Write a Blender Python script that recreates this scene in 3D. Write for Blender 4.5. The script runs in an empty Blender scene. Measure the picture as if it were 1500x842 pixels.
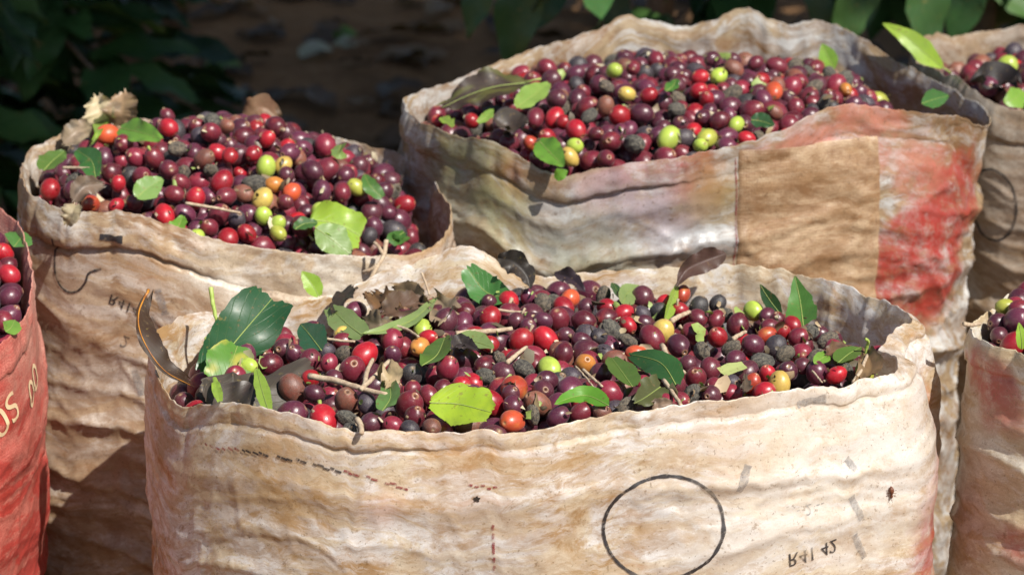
import bpy, math, random
import numpy as np
from mathutils import Vector, Matrix, Quaternion

# ---------------------------------------------------------------- camera, sky, sun, exposure
sc = bpy.context.scene
COL = sc.collection
PITCH, FPX, CX, CY = math.radians(18.0), 3753.0, 750.0, 421.0
CAM = np.array([0.0, -1.55, 1.195])
cam_d = bpy.data.cameras.new('camera')
cam = bpy.data.objects.new('camera', cam_d)
COL.objects.link(cam)
cam.location = CAM
cam.rotation_euler = (math.radians(90) - PITCH, 0, 0)
cam_d.sensor_width = 36.0
cam_d.lens = 36.0 * FPX / 1500.0
cam_d.clip_start, cam_d.clip_end = 0.05, 500.0
cam_d.dof.use_dof = True
cam_d.dof.focus_distance = 1.56
cam_d.dof.aperture_fstop = 12.0
sc.camera = cam

SUN_EL, SUN_AZ = math.radians(49.0), math.radians(139.0)    # azimuth clockwise from +Y (away from the camera)
w = bpy.data.worlds.new('World'); sc.world = w; w.use_nodes = True
nt = w.node_tree
sky = nt.nodes.new('ShaderNodeTexSky')
sky.sky_type = 'NISHITA'; sky.sun_disc = False
sky.sun_elevation = SUN_EL; sky.sun_rotation = SUN_AZ
nt.links.new(sky.outputs[0], nt.nodes['Background'].inputs[0])
nt.nodes['Background'].inputs[1].default_value = 0.072
sun_d = bpy.data.lights.new('sun', 'SUN')
sun_d.energy = 4.9; sun_d.angle = math.radians(0.5); sun_d.color = (1.0, 0.95, 0.87)
sun = bpy.data.objects.new('sun', sun_d); COL.objects.link(sun)
SUNV = Vector((math.sin(SUN_AZ)*math.cos(SUN_EL), math.cos(SUN_AZ)*math.cos(SUN_EL), math.sin(SUN_EL)))
sun.rotation_euler = SUNV.to_track_quat('Z', 'Y').to_euler()
sun.location = SUNV * 6
sc.view_settings.view_transform = 'Standard'
sc.view_settings.look = 'None'
sc.view_settings.gamma = 1.0
sc.view_settings.exposure = 0.52
sc.render.engine = 'CYCLES'
sc.cycles.max_bounces = 8
sc.cycles.use_denoising = True

RNG = np.random.default_rng(7)
random.seed(7)

# ---------------------------------------------------------------- maths helpers
cp, sp = math.cos(PITCH), math.sin(PITCH)
def ray(px, py):
    a, b = (px-CX)/FPX, -(py-CY)/FPX
    return np.array([a, cp + b*sp, -sp + b*cp])
def P(px, py, Y):
    d = ray(px, py)
    return CAM + d*((Y-CAM[1])/d[1])
def proj(p):
    q = np.asarray(p, float) - CAM
    depth = q[..., 1]*cp - q[..., 2]*sp
    up = q[..., 1]*sp + q[..., 2]*cp
    return CX + FPX*q[..., 0]/depth, CY - FPX*up/depth, depth

def _h(ix, iy, iz, seed):
    h = (ix.astype(np.int64)*374761393 + iy.astype(np.int64)*668265263 + iz.astype(np.int64)*2147483647 + seed*1274126177) & 0xffffffff
    h = ((h ^ (h >> 13))*1274126177) & 0xffffffff
    h = ((h ^ (h >> 16))*2246822519) & 0xffffffff
    return (h ^ (h >> 15)) & 0xffffffff
def vnoise(x, y, z=0.0, seed=0):
    x, y, z = np.broadcast_arrays(np.asarray(x, float), np.asarray(y, float), np.asarray(z, float))
    ix, iy, iz = np.floor(x), np.floor(y), np.floor(z)
    fx, fy, fz = x-ix, y-iy, z-iz
    ux, uy, uz = [f*f*f*(f*(f*6-15)+10) for f in (fx, fy, fz)]
    def g(a, b, c):
        h = _h(ix+a, iy+b, iz+c, seed)
        gx = ((h & 1023)/511.5)-1; gy = (((h >> 10) & 1023)/511.5)-1; gz = (((h >> 20) & 1023)/511.5)-1
        return gx*(fx-a)+gy*(fy-b)+gz*(fz-c)
    l = lambda a, b, t: a+(b-a)*t
    return l(l(l(g(0,0,0), g(1,0,0), ux), l(g(0,1,0), g(1,1,0), ux), uy),
             l(l(g(0,0,1), g(1,0,1), ux), l(g(0,1,1), g(1,1,1), ux), uy), uz)
def fbm(x, y, z=0.0, seed=0, o=4):
    s = 0; a = 1.0; f = 1.0
    for k in range(o):
        s = s + a*vnoise(np.asarray(x)*f, np.asarray(y)*f, np.asarray(z)*f, seed+k); a *= .5; f *= 2.03
    return s
def ridge(x, y, z=0.0, seed=0):
    return 1 - np.minimum(1, np.abs(vnoise(x, y, z, seed))*2.6)
def cell2(u, v, ncu, seed=0):
    """distance to the nearest jittered cell point (u wraps at ncu cells) and to the second nearest"""
    iu, iv = np.floor(u).astype(int), np.floor(v).astype(int)
    f1 = np.full(u.shape, 9.0); f2 = np.full(u.shape, 9.0)
    for a in (-1, 0, 1):
        for b in (-1, 0, 1):
            cu, cv = iu+a, iv+b
            h = _h(cu % ncu, cv, cv*0, seed)
            d = np.hypot(cu+(h & 1023)/1023.-u, cv+((h >> 10) & 1023)/1023.-v)
            f2 = np.minimum(f2, np.maximum(f1, d)); f1 = np.minimum(f1, d)
    return f1, f2
def sstep(a, b, x):
    t = np.clip((np.asarray(x, float)-a)/(b-a), 0, 1); return t*t*(3-2*t)

# ---------------------------------------------------------------- object helpers
def tag(o, label=None, cat=None, group=None, kind=None):
    if label: o['label'] = label
    if cat: o['category'] = cat
    if group: o['group'] = group
    if kind: o['kind'] = kind
    return o
def mesh_obj(name, verts, faces, mat, parent=None, smooth=True, attrs=None, loc=None):
    me = bpy.data.meshes.new(name)
    v = np.asarray(verts, float)
    if loc is not None: v = v - np.asarray(loc)
    me.from_pydata(v.tolist(), [], [list(map(int, f)) for f in faces] if not isinstance(faces, np.ndarray) else faces.tolist())
    if smooth: me.polygons.foreach_set('use_smooth', [True]*len(me.polygons))
    for k, (typ, arr) in (attrs or {}).items():
        a = me.attributes.new(k, typ, 'POINT')
        a.data.foreach_set({'FLOAT': 'value', 'FLOAT_VECTOR': 'vector', 'FLOAT_COLOR': 'color'}[typ], np.asarray(arr, np.float32).ravel())
    if mat is not None: me.materials.append(mat)
    me.update()
    o = bpy.data.objects.new(name, me); COL.objects.link(o)
    if loc is not None and parent is None: o.location = loc
    if parent is not None: o.parent = parent
    return o
def grid_faces(n, m, wrap=True):
    i = np.arange(n if wrap else n-1); j = np.arange(m-1)
    I, J = np.meshgrid(i, j, indexing='ij'); I2 = (I+1) % n
    return np.stack([I*m+J, I2*m+J, I2*m+J+1, I*m+J+1], -1).reshape(-1, 4)
def tube(pts, rad, seg=8, closed_end=True):
    pts = np.asarray(pts, float); n = len(pts)
    rad = np.broadcast_to(np.asarray(rad, float), (n,))
    t = np.gradient(pts, axis=0); t /= np.linalg.norm(t, axis=1)[:, None]+1e-12
    up = np.array([0.3, 0.2, 0.93]); V = []
    for k in range(n):
        a = np.cross(t[k], up); a /= np.linalg.norm(a)+1e-12; b = np.cross(a, t[k])
        for s in range(seg):
            th = 2*math.pi*s/seg; V.append(pts[k]+rad[k]*(a*math.cos(th)+b*math.sin(th)))
    F = []
    for k in range(n-1):
        for s in range(seg):
            F.append([k*seg+s, k*seg+(s+1) % seg, (k+1)*seg+(s+1) % seg, (k+1)*seg+s])
    F.append(list(range(seg))[::-1]); F.append([(n-1)*seg+s for s in range(seg)])
    return np.array(V), F
def catmull(pts, n, closed=False):
    p = np.asarray(pts, float); k = len(p)
    if closed:
        q = np.vstack([p[-1:], p, p[:2]]); segs = k
    else:
        q = np.vstack([2*p[:1]-p[1:2], p, 2*p[-1:]-p[-2:-1]]); segs = k-1
    t = np.linspace(0, segs, 40*segs, endpoint=not closed); i = np.minimum(t.astype(int), segs-1); f = (t-i)[:, None]
    a, b, c, d = q[i], q[i+1], q[i+2], q[i+3]
    r = .5*((2*b)+(-a+c)*f+(2*a-5*b+4*c-d)*f**2+(-a+3*b-3*c+d)*f**3)
    rr = np.vstack([r, r[:1]]) if closed else r
    L = np.concatenate([[0], np.cumsum(np.linalg.norm(np.diff(rr, axis=0), axis=1))])
    s = np.linspace(0, L[-1], n, endpoint=not closed)
    return np.stack([np.interp(s, L, rr[:, j]) for j in range(rr.shape[1])], 1), L[-1]

# ---------------------------------------------------------------- material helpers
class NT:
    def __init__(s, name):
        s.m = bpy.data.materials.new(name); s.m.use_nodes = True; s.t = s.m.node_tree
        s.b = s.t.nodes['Principled BSDF']; s.out = s.t.nodes['Material Output']
    def n(s, typ, **kw):
        x = s.t.nodes.new(typ)
        for k, v in kw.items():
            if k.startswith('i_'): x.inputs[k[2:].replace('_', ' ')].default_value = v
            else: setattr(x, k, v)
        return x
    def l(s, a, b): s.t.links.new(a, b)
    def noise(s, vec, scale, detail=4, rough=.55, dist=0.0, typ=None):
        x = s.n('ShaderNodeTexNoise'); x.inputs['Scale'].default_value = scale
        if typ: x.noise_type = typ
        x.inputs['Detail'].default_value = detail; x.inputs['Roughness'].default_value = rough
        x.inputs['Distortion'].default_value = dist
        if vec is not None: s.l(vec, x.inputs['Vector'])
        return x.outputs[0]
    def ramp(s, fac, a, b, ca=0.0, cb=1.0):
        x = s.n('ShaderNodeMapRange'); x.interpolation_type = 'SMOOTHSTEP'
        x.inputs[1].default_value = a; x.inputs[2].default_value = b; x.inputs[3].default_value = ca; x.inputs[4].default_value = cb
        s.l(fac, x.inputs[0]); return x.outputs[0]
    def mix(s, fac, a, b, mode='MIX'):
        x = s.n('ShaderNodeMix', data_type='RGBA', blend_type=mode)
        for inp, v in ((x.inputs[0], fac), (x.inputs[6], a), (x.inputs[7], b)):
            if isinstance(v, bpy.types.NodeSocket): s.l(v, inp)
            elif isinstance(v, (int, float)): inp.default_value = v
            else: inp.default_value = (*v, 1) if len(v) == 3 else v
        return x.outputs[2]
    def math(s, op, a, b=0.5):
        x = s.n('ShaderNodeMath', operation=op)
        for inp, v in ((x.inputs[0], a), (x.inputs[1], b)):
            if isinstance(v, bpy.types.NodeSocket): s.l(v, inp)
            else: inp.default_value = v
        return x.outputs[0]
    def attr(s, name): return s.n('ShaderNodeAttribute', attribute_name=name)
    def bump(s, h, strength, dist, prev=None):
        x = s.n('ShaderNodeBump'); x.inputs['Strength'].default_value = strength; x.inputs['Distance'].default_value = dist
        s.l(h, x.inputs['Height'])
        if prev is not None: s.l(prev, x.inputs['Normal'])
        return x.outputs[0]
    def scale(s, vec, v):
        x = s.n('ShaderNodeVectorMath', operation='MULTIPLY'); s.l(vec, x.inputs[0]); x.inputs[1].default_value = v
        return x.outputs[0]

def sack_material(name, base, stain, pale, stain_amt=.5, rough=.42, transl=.14, weave=.25, off=0.0):
    m = NT(name)
    co = m.attr('suv').outputs['Vector']
    sh = m.n('ShaderNodeVectorMath', operation='ADD'); m.l(co, sh.inputs[0]); sh.inputs[1].default_value = (off, off*1.7, off*.3)
    co = sh.outputs[0]
    cs = m.scale(co, (1, 2.4, 1))
    s1 = m.ramp(m.noise(cs, 7, 8, .68, 1.2), .44, .60)
    s2 = m.ramp(m.noise(cs, 24, 8, .74, .9), .48, .59)
    s3 = m.ramp(m.noise(m.scale(co, (1, 3.4, 1)), 11, 8, .72, 1.4), .44, .54)
    s4 = m.ramp(m.noise(cs, 13, 6, .7, 2.0), .56, .68)
    s5 = m.ramp(m.noise(cs, 85, 6, .75, .5), .49, .60)
    sp_ = m.ramp(m.noise(co, 520, 2, .5), .66, .73)
    sp2 = m.ramp(m.noise(co, 190, 4, .7), .60, .70)
    gr = m.noise(co, 1100, 2, .6)
    c = m.mix(m.math('MULTIPLY', s3, .9), base, pale)
    f = m.math('MULTIPLY', m.math('ADD', m.math('MULTIPLY', s1, .55), m.math('MULTIPLY', s2, .5)), stain_amt)
    c = m.mix(f, c, stain)
    c = m.mix(m.math('MULTIPLY', s4, .45*stain_amt), c, (stain[0]*1.15, stain[1]*.85, stain[2]*.55))
    c = m.mix(m.math('MULTIPLY', s5, .38*stain_amt), c, stain)
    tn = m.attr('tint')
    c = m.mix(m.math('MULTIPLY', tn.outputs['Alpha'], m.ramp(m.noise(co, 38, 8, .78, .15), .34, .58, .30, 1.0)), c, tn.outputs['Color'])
    c = m.mix(m.math('MULTIPLY', sp_, .5), c, tuple(x*.35 for x in stain))
    c = m.mix(m.math('MULTIPLY', sp2, .55), c, tuple(x*.5 for x in stain))
    c = m.mix(m.ramp(gr, .3, .7, 0, weave), c, tuple(x*.7 for x in stain))
    ar = m.attr('arc').outputs['Vector']
    def band(dirn):
        wv = m.n('ShaderNodeTexWave', wave_type='BANDS', bands_direction=dirn); m.l(ar, wv.inputs['Vector'])
        wv.inputs['Scale'].default_value = 150; wv.inputs['Distortion'].default_value = 4.0; wv.inputs['Detail'].default_value = 3; wv.inputs['Detail Scale'].default_value = .15
        return wv.outputs['Fac']
    wvx = m.math('MULTIPLY', band('X'), band('Y'))
    c = m.mix(m.math('MULTIPLY', wvx, max(0.0, weave-.25)*.8), c, tuple(x*.85 for x in stain))
    m.l(c, m.b.inputs['Base Color'])
    m.l(m.ramp(m.noise(co, 30, 4), .3, .7, rough-.14, rough+.16), m.b.inputs['Roughness'])
    m.b.inputs['Specular IOR Level'].default_value = .5
    cr = m.noise(co, 30, 6, .6, .8, 'RIDGED_MULTIFRACTAL')
    b1 = m.bump(cr, .22, .0016)
    vo = m.n('ShaderNodeTexVoronoi', feature='F1'); vo.inputs['Scale'].default_value = 95
    m.l(m.scale(co, (1, 1.5, 1)), vo.inputs['Vector'])
    b1 = m.bump(vo.outputs['Distance'], .16, .0016, b1)
    b2 = m.bump(m.noise(co, 220, 4, .65), .35, .0007, b1)
    b3 = m.bump(m.math('ADD', gr, m.math('MULTIPLY', wvx, min(1.0, max(0, weave-.25)*4))), .25, .0004, b2)
    m.l(b3, m.b.inputs['Normal'])
    tr = m.n('ShaderNodeBsdfTranslucent'); m.l(c, tr.inputs[0])
    mx = m.n('ShaderNodeMixShader'); mx.inputs[0].default_value = transl
    m.l(m.b.outputs[0], mx.inputs[1]); m.l(tr.outputs[0], mx.inputs[2]); m.l(mx.outputs[0], m.out.inputs['Surface'])
    return m.m

def cherry_material():
    m = NT('coffee cherry skin')
    a = m.attr('col')
    oi = m.n('ShaderNodeObjectInfo')
    tc = m.attr('loc').outputs['Vector']
    n1 = m.noise(tc, 1.3, 3, .6); n2 = m.noise(tc, 22, 2, .6); n3 = m.noise(tc, 4, 5, .72); n4 = m.noise(tc, 9, 5, .75)
    dry = a.outputs['Alpha']
    c = m.mix(m.ramp(n1, .35, .7, 0, .45), a.outputs['Color'], m.mix(1.0, a.outputs['Color'], (.5, .45, .6), 'MULTIPLY'))
    c = m.mix(m.ramp(n3, .56, .74, 0, .30), c, (.30, .17, .13))
    c = m.mix(m.math('MULTIPLY', dry, m.ramp(n4, .40, .62, 0, .9)), c, (.17, .15, .11))
    c = m.mix(m.math('MULTIPLY', dry, m.ramp(n3, .45, .58, 0, .85)), c, (.018, .016, .016))
    c = m.mix(m.ramp(n2, .665, .715, 0, .55), c, (.62, .52, .42))
    m.l(c, m.b.inputs['Base Color'])
    r = m.math('ADD', m.math('MULTIPLY', dry, .42), m.ramp(n3, .3, .7, .27, .44))
    m.l(r, m.b.inputs['Roughness'])
    m.b.inputs['Specular IOR Level'].default_value = .55
    m.b.inputs['Sheen Weight'].default_value = .06
    m.b.inputs['Sheen Roughness'].default_value = .4
    m.b.inputs['Subsurface Weight'].default_value = 0
    bp_ = m.bump(m.noise(tc, 7, 4, .6), .10, .0010)
    bq = m.n('ShaderNodeBump'); bq.inputs['Distance'].default_value = .0007; m.l(dry, bq.inputs['Strength']); m.l(n4, bq.inputs['Height']); m.l(bp_, bq.inputs['Normal'])
    m.l(bq.outputs[0], m.b.inputs['Normal'])
    return m.m

def leaf_material(name, rough=.35, transl=.28, vein=.35):
    m = NT(name)
    a = m.attr('col'); uv = m.attr('luv').outputs['Vector']
    sx = m.n('ShaderNodeSeparateXYZ'); m.l(uv, sx.inputs[0])
    # lateral veins : bands slanting off the midrib
    ab = m.math('ABSOLUTE', sx.outputs[1])
    ph = m.math('SUBTRACT', m.math('MULTIPLY', sx.outputs[0], 9.0), m.math('MULTIPLY', ab, 3.0))
    fr = m.math('FRACT', ph); v = m.math('ABSOLUTE', m.math('SUBTRACT', fr, .5))
    vn = m.ramp(v, .455, .5, 0, 1)
    tcn = m.n('ShaderNodeTexCoord').outputs['Object']
    n1 = m.noise(tcn, 60, 4, .6); n2 = m.noise(tcn, 320, 3, .6)
    c = m.mix(m.ramp(n1, .35, .7, 0, .45), a.outputs['Color'], m.mix(1.0, a.outputs['Color'], (.55, .7, .5), 'MULTIPLY'))
    c = m.mix(m.math('MULTIPLY', vn, vein), c, m.mix(.5, a.outputs['Color'], (.5, .5, .2)))
    c = m.mix(m.ramp(n2, .62, .72, 0, .7), c, (.16, .10, .04))
    c = m.mix(m.ramp(m.noise(tcn, 95, 4, .7), .64, .72, 0, .7), c, (.22, .17, .05))
    m.l(c, m.b.inputs['Base Color'])
    m.l(m.ramp(n1, .3, .7, rough-.06, rough+.12), m.b.inputs['Roughness'])
    b = m.bump(vn, .35, -.0008); m.l(m.bump(n1, .3, .001, b), m.b.inputs['Normal'])
    tr = m.n('ShaderNodeBsdfTranslucent'); m.l(m.mix(1.0, c, (1.3, 1.5, .5), 'MULTIPLY'), tr.inputs[0])
    mx = m.n('ShaderNodeMixShader'); mx.inputs[0].default_value = transl
    m.l(m.b.outputs[0], mx.inputs[1]); m.l(tr.outputs[0], mx.inputs[2]); m.l(mx.outputs[0], m.out.inputs['Surface'])
    return m.m

def plain(name, c1, c2, scale=60, rough=.7, bump=.4, dist=.001, spec=.3):
    m = NT(name)
    tc = m.n('ShaderNodeTexCoord').outputs['Object']
    n = m.noise(tc, scale, 5, .65)
    m.l(m.mix(m.ramp(n, .3, .7), c1, c2), m.b.inputs['Base Color'])
    m.b.inputs['Roughness'].default_value = rough; m.b.inputs['Specular IOR Level'].default_value = spec
    m.l(m.bump(n, bump, dist), m.b.inputs['Normal'])
    return m.m

def ink_material(name, col, lo=.38, hi=.55, scale=90, mx_=.9):
    m = NT(name)
    tc = m.n('ShaderNodeTexCoord').outputs['Object']
    al = m.math('MULTIPLY', m.ramp(m.noise(tc, scale*2.5, 5, .75), lo, hi, .35, 1), m.ramp(m.noise(tc, scale*.25, 3, .6), .3, .5, .35, mx_))
    m.b.inputs['Base Color'].default_value = (*col, 1); m.b.inputs['Roughness'].default_value = .55
    t = m.n('ShaderNodeBsdfTransparent'); x = m.n('ShaderNodeMixShader')
    m.l(al, x.inputs[0]); m.l(t.outputs[0], x.inputs[1]); m.l(m.b.outputs[0], x.inputs[2]); m.l(x.outputs[0], m.out.inputs['Surface'])
    return m.m

MAT_CHERRY = cherry_material()
MAT_LEAF = leaf_material('fresh coffee leaf', .40, .28, .16)
MAT_BUSH = leaf_material('bush leaf', .42, .08, .15)
MAT_DEAD = leaf_material('dead coffee leaf', .5, .10, .10)
MAT_RIB = plain('leaf rib', (.20, .28, .07), (.30, .34, .10), 200, .5)
MAT_RIB_D = plain('dead leaf rib', (.50, .22, .03), (.28, .10, .03), 120, .35)
MAT_TWIG = plain('dry twig', (.30, .21, .14), (.50, .40, .28), 300, .8, .6, .0006)
MAT_GREENSTALK = plain('green stalk', (.26, .36, .06), (.40, .46, .14), 200, .5)
MAT_BARK = plain('coffee bark', (.10, .08, .06), (.20, .16, .12), 40, .85, .6, .004)
MAT_INK = ink_material('black print ink', (.018, .016, .018), .34, .5)
MAT_INK_GREY = ink_material('faded grey print', (.16, .16, .17), .35, .7, 160, .55)
MAT_INK_RED = ink_material('faded red print', (.20, .015, .02), .38, .6, 200, .85)
MAT_INK_CREAM = ink_material('cream print', (.66, .50, .30), .2, .42, 160, .95)
MAT_ANT = plain('brown insect shell', (.10, .03, .015), (.16, .06, .03), 800, .3)

# ---------------------------------------------------------------- sacks
class Sack: pass
def build_sack(key, rim, base, mat, label, nu=560, cuff=(.026, .006), bulge=.012, wr=1.0, shear=0.0, seed=1,
               rows_vis=.36, dv=.0022, folds=None, tints=(), inner=.055, shoulders=()):
    S = Sack(); S.key = key
    ctrl = np.array([P(*r) for r in rim])
    R, per = catmull(ctrl, nu, True)
    c = np.array([R[:, 0].mean(), R[:, 1].mean()])
    um = np.arange(nu)/nu*per
    ph = np.arange(nu)/nu*2*math.pi
    cu, su = np.cos(ph)*per/(2*math.pi), np.sin(ph)*per/(2*math.pi)      # seamless noise coords
    R0 = R.copy()
    # crumple of the lip itself
    R[:, 2] += .0034*fbm(cu*30, su*30, 0, seed+3, 4) + .0020*fbm(cu*110, su*110, 0, seed+4, 4) - .0022*ridge(cu*9, su*9, 2, seed+2)**8
    T = np.roll(R, -6, 0)-np.roll(R, 6, 0); T[:, 2] = 0; T /= np.linalg.norm(T, axis=1)[:, None]
    O = np.stack([T[:, 1], -T[:, 0], 0*T[:, 0]], 1)
    R[:, :2] += (O*(.0035*fbm(cu*30, su*30, 3, seed+5, 3)-.0030*ridge(cu*6, su*6, 3, seed+9)**6-.0012*ridge(cu*21, su*21, 5, seed+10)**6)[:, None])[:, :2]
    for _ in range(30): O = (np.roll(O, 1, 0)+O*2+np.roll(O, -1, 0))/4
    O /= np.linalg.norm(O, axis=1)[:, None]
    bx, by, brx, bry, brot = base
    ang = np.arctan2(R[:, 1]-c[1], R[:, 0]-c[0])
    ca, sa = math.cos(brot), math.sin(brot)
    ex, ey = np.cos(ang-brot), np.sin(ang-brot)
    k = 1/(np.abs(ex/brx)**2.5+np.abs(ey/bry)**2.5)**(1/2.5)
    B = np.stack([bx+(ex*k)*ca-(ey*k)*sa, by+(ex*k)*sa+(ey*k)*ca], 1)
    shd = np.zeros(nu)
    for (px, py, YY, amt, wid) in shoulders:
        shd += amt*np.exp(-(np.linalg.norm(R-P(px, py, YY), axis=1)/wid)**2)
    cl = cuff[0]*np.clip(1+.7*vnoise(cu*5, su*5, 7, seed+6)+.12*fbm(cu*25, su*25, 7, seed+8, 3), .4, 1.8)                  # cuff length
    cf = cuff[1]*np.clip(.15+2.4*fbm(cu*6, su*6, 9, seed+7, 2), 0, 1.5)  # cuff flare
    Zup = np.array([0, 0, 1.0])
    rows = []; dep = []; typ = []
    for d in np.linspace(inner, .004, 14):                                # inside wall
        rows.append(R-O*(.0005+.10*d)-Zup*d); dep.append(-d+0*um); typ.append(0)
    for a in np.linspace(0, math.pi, 7):                                  # rolled lip
        rows.append(R-O*(.0005*math.cos(a))+Zup*(.0006*math.sin(a)-.0005)); dep.append(0*um); typ.append(1)
    for t in np.linspace(.08, 1, 12):                                     # cuff
        fl = (cf+shd*.5)*np.sin(t*math.pi*.62)+.0005
        rows.append(R+O*fl[:, None]-Zup*(cl*t)[:, None]); dep.append(cl*t); typ.append(2)
    fl1 = (cf+shd*.5)*math.sin(math.pi*.62)+.0005
    for t in (.25, .6, 1.0):                                              # undercut back to the body
        fl = fl1*(1-t)+(.0002+shd*.55)*t
        rows.append(R+O*fl[:, None]-Zup*(cl+.0018*t)[:, None]); dep.append(cl+.0018*t); typ.append(3)
    H = R[:, 2]
    nb = int(rows_vis/dv)
    low = np.linspace(0, 1, 26)[1:]**1.1
    dlist = [('a', (i+1)*dv) for i in range(nb)]+[('b', t) for t in low]
    d_last = rows_vis
    for kind_, q in dlist:
        if kind_ == 'a': d = cl+.0018+q*np.ones(nu)
        else: d = (cl+.0018+d_last)*(1-q)+H*q
        t = np.clip(d/H, 0, 1)
        tt = sstep(0.0, .75, t)
        wl = np.exp(-(d-cl)/.014)[:, None]
        xy = (R[:, :2]*wl+R0[:, :2]*(1-wl))*(1-tt)[:, None]+B*tt[:, None]
        bl = bulge*np.sin(np.clip(t*1.05, 0, 1)*math.pi)**.7
        foot = sstep(.9, 1.0, t)*.03
        p = np.column_stack([xy, H-d])+O*(bl-foot+shd*(.55+.45*(1-np.exp(-(d-cl)/.04)))*(1-tt))[:, None]
        rows.append(p); dep.append(d); typ.append(4)
    G = np.stack(rows, 1); D = np.stack(dep, 1); m = G.shape[1]
    typ = np.array(typ)
    # wrinkles of the filled body
    CU, SU = np.repeat(cu[:, None], m, 1), np.repeat(su[:, None], m, 1)
    Dm = D + shear*um[:, None]*0
    wx = .02*fbm(CU*7, SU*7, D*9, seed+11, 2)
    Dw = Dm+wx+shear*(CU*1.0)
    A = sstep(.0, .05, D-cl[:, None])*(typ[None, :] == 4)
    r1 = ridge(CU*2.3, SU*2.3, Dw*23, seed+12)
    r2 = ridge(CU*5, SU*5, Dw*40+3, seed+13)
    n0 = fbm(CU*6, SU*6, Dw*9, seed+15, 2)
    amp = .5+1.1*np.clip(vnoise(CU*5, SU*5, D*6, seed+16)+.35, 0, 1)
    UM = np.repeat(um[:, None], m, 1)
    wu, wv = .010*fbm(CU*22, SU*22, D*22, seed+22, 2), .010*fbm(CU*22, SU*22, D*22, seed+23, 2)
    def crump(fu, fv, sd):
        nc = max(4, int(round(per*fu)))
        return cell2((UM+wu)/per*nc, (Dw+wv)*fv, nc, sd)
    c1, c1b = crump(13, 26, seed+24); c2, c2b = crump(34, 60, seed+25); c3, c3b = crump(80, 110, seed+26)
    cr = .0024*(c1-.45)+.0013*(c2-.45)*amp+.0007*(c3-.45)
    cr = cr+.0014*np.exp(-((c1b-c1)/.07)**2)*amp+.0007*np.exp(-((c2b-c2)/.09)**2)*amp
    W = wr*A*(.0036*n0+.0050*(r1**2.4)*amp+.0020*(r2**2.8)*amp+.75*cr)
    W += wr*A*.0005*fbm(CU*90, SU*90, D*120, seed+17, 2)
    lipc = .0024*(c2-.45)+.0010*(c3-.45)
    W += lipc*(typ[None, :] == 2)*np.minimum(1, D/.010)*np.clip((cl[:, None]-D)/.006, 0, 1)
    lipn = .0012*fbm(CU*45, SU*45, D*60, seed+18, 3)+.0010*(ridge(CU*22, SU*22, D*30, seed+19)**2)
    W += lipn*(typ[None, :] == 2)*np.minimum(1, D/.006)*np.clip((cl[:, None]-D)/.006, 0, 1)
    G = G+O[:, None, :]*W[..., None]
    wi = .0030*fbm(CU*16, SU*16, D*22, seed+20, 3)+.0016*ridge(CU*20, SU*20, D*18, seed+21)**2
    wi = wi+.003*np.abs(c2-.45)+.004*np.abs(c1-.45)
    G = G-O[:, None, :]*(np.abs(wi)*(typ[None, :] == 0)*np.minimum(1, -D/.01))[..., None]
    S.G, S.D, S.R, S.O, S.c, S.per, S.nu, S.m, S.dv, S.typ, S.cl = G, D, R, O, c, per, nu, m, dv, typ, cl
    S.first_body = int(np.argmax(typ == 4))
    dU = np.roll(G, -1, 0)-np.roll(G, 1, 0); dV = np.gradient(G, axis=1)
    N = np.cross(dV, dU); N /= np.linalg.norm(N, axis=2)[..., None]+1e-12
    S.N = N
    tint = np.zeros((nu, m, 4)); tint[..., :3] = .5
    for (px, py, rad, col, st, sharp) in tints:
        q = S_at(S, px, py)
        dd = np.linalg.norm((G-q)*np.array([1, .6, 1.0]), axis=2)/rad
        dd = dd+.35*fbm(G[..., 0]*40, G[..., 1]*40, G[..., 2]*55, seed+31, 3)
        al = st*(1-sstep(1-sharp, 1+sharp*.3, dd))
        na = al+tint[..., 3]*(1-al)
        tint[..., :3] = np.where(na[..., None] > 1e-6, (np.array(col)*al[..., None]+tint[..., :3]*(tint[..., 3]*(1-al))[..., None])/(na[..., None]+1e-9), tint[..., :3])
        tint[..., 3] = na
    suv = np.stack([CU, D, SU], -1); arc = np.stack([UM, D, 0*D], -1)
    root = bpy.data.objects.new('harvest_sack', None); COL.objects.link(root)
    root.location = (bx, by, 0); root.empty_display_size = .1
    tag(root, label, 'sack', 'harvest sacks full of coffee cherries')
    loc = np.array([bx, by, 0])
    f = grid_faces(nu, m, True)[:, ::-1]
    me_att = dict(suv=('FLOAT_VECTOR', suv.reshape(-1, 3)), arc=('FLOAT_VECTOR', arc.reshape(-1, 3)), tint=('FLOAT_COLOR', tint.reshape(-1, 4)))
    S.loc = loc
    kb = S.first_body-3
    V = G.reshape(-1, 3)
    rowid = np.tile(np.arange(m), nu)
    faces_row = f.min(axis=1) % m
    # mouth hem and body as two parts that share the edge row
    def sub(name, fsel):
        ff = f[fsel]; ids, inv = np.unique(ff, return_inverse=True)
        return mesh_obj(name, V[ids]-loc, inv.reshape(-1, 4), mat, root, attrs={k_: (a[0], a[1][ids]) for k_, a in me_att.items()})
    fr = np.min(f % m, axis=1)
    sub('mouth_hem', fr < kb); S.body = sub('sack_body', fr >= kb)
    bot = G[:, -1]; bc = np.array([[*bot[:, :2].mean(0), .001]])
    mesh_obj('sack_bottom', np.vstack([bot, bc])-loc, [[i, nu, (i+1) % nu] for i in range(nu)], mat, root,
             attrs=dict(suv=('FLOAT_VECTOR', np.zeros((nu+1, 3))), tint=('FLOAT_COLOR', np.zeros((nu+1, 4)))))
    S.root = root
    return S
def S_idx(S, px, py, body=True):
    x, y, z = proj(S.G)
    e = (x-px)**2+(y-py)**2
    vis = (S.N*(CAM-S.G)).sum(-1)
    e = e+np.where(vis > 0, 0, 1e6)
    if body: e[:, :S.first_body-3] += 1e5
    return np.unravel_index(np.argmin(e), e.shape)
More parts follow.
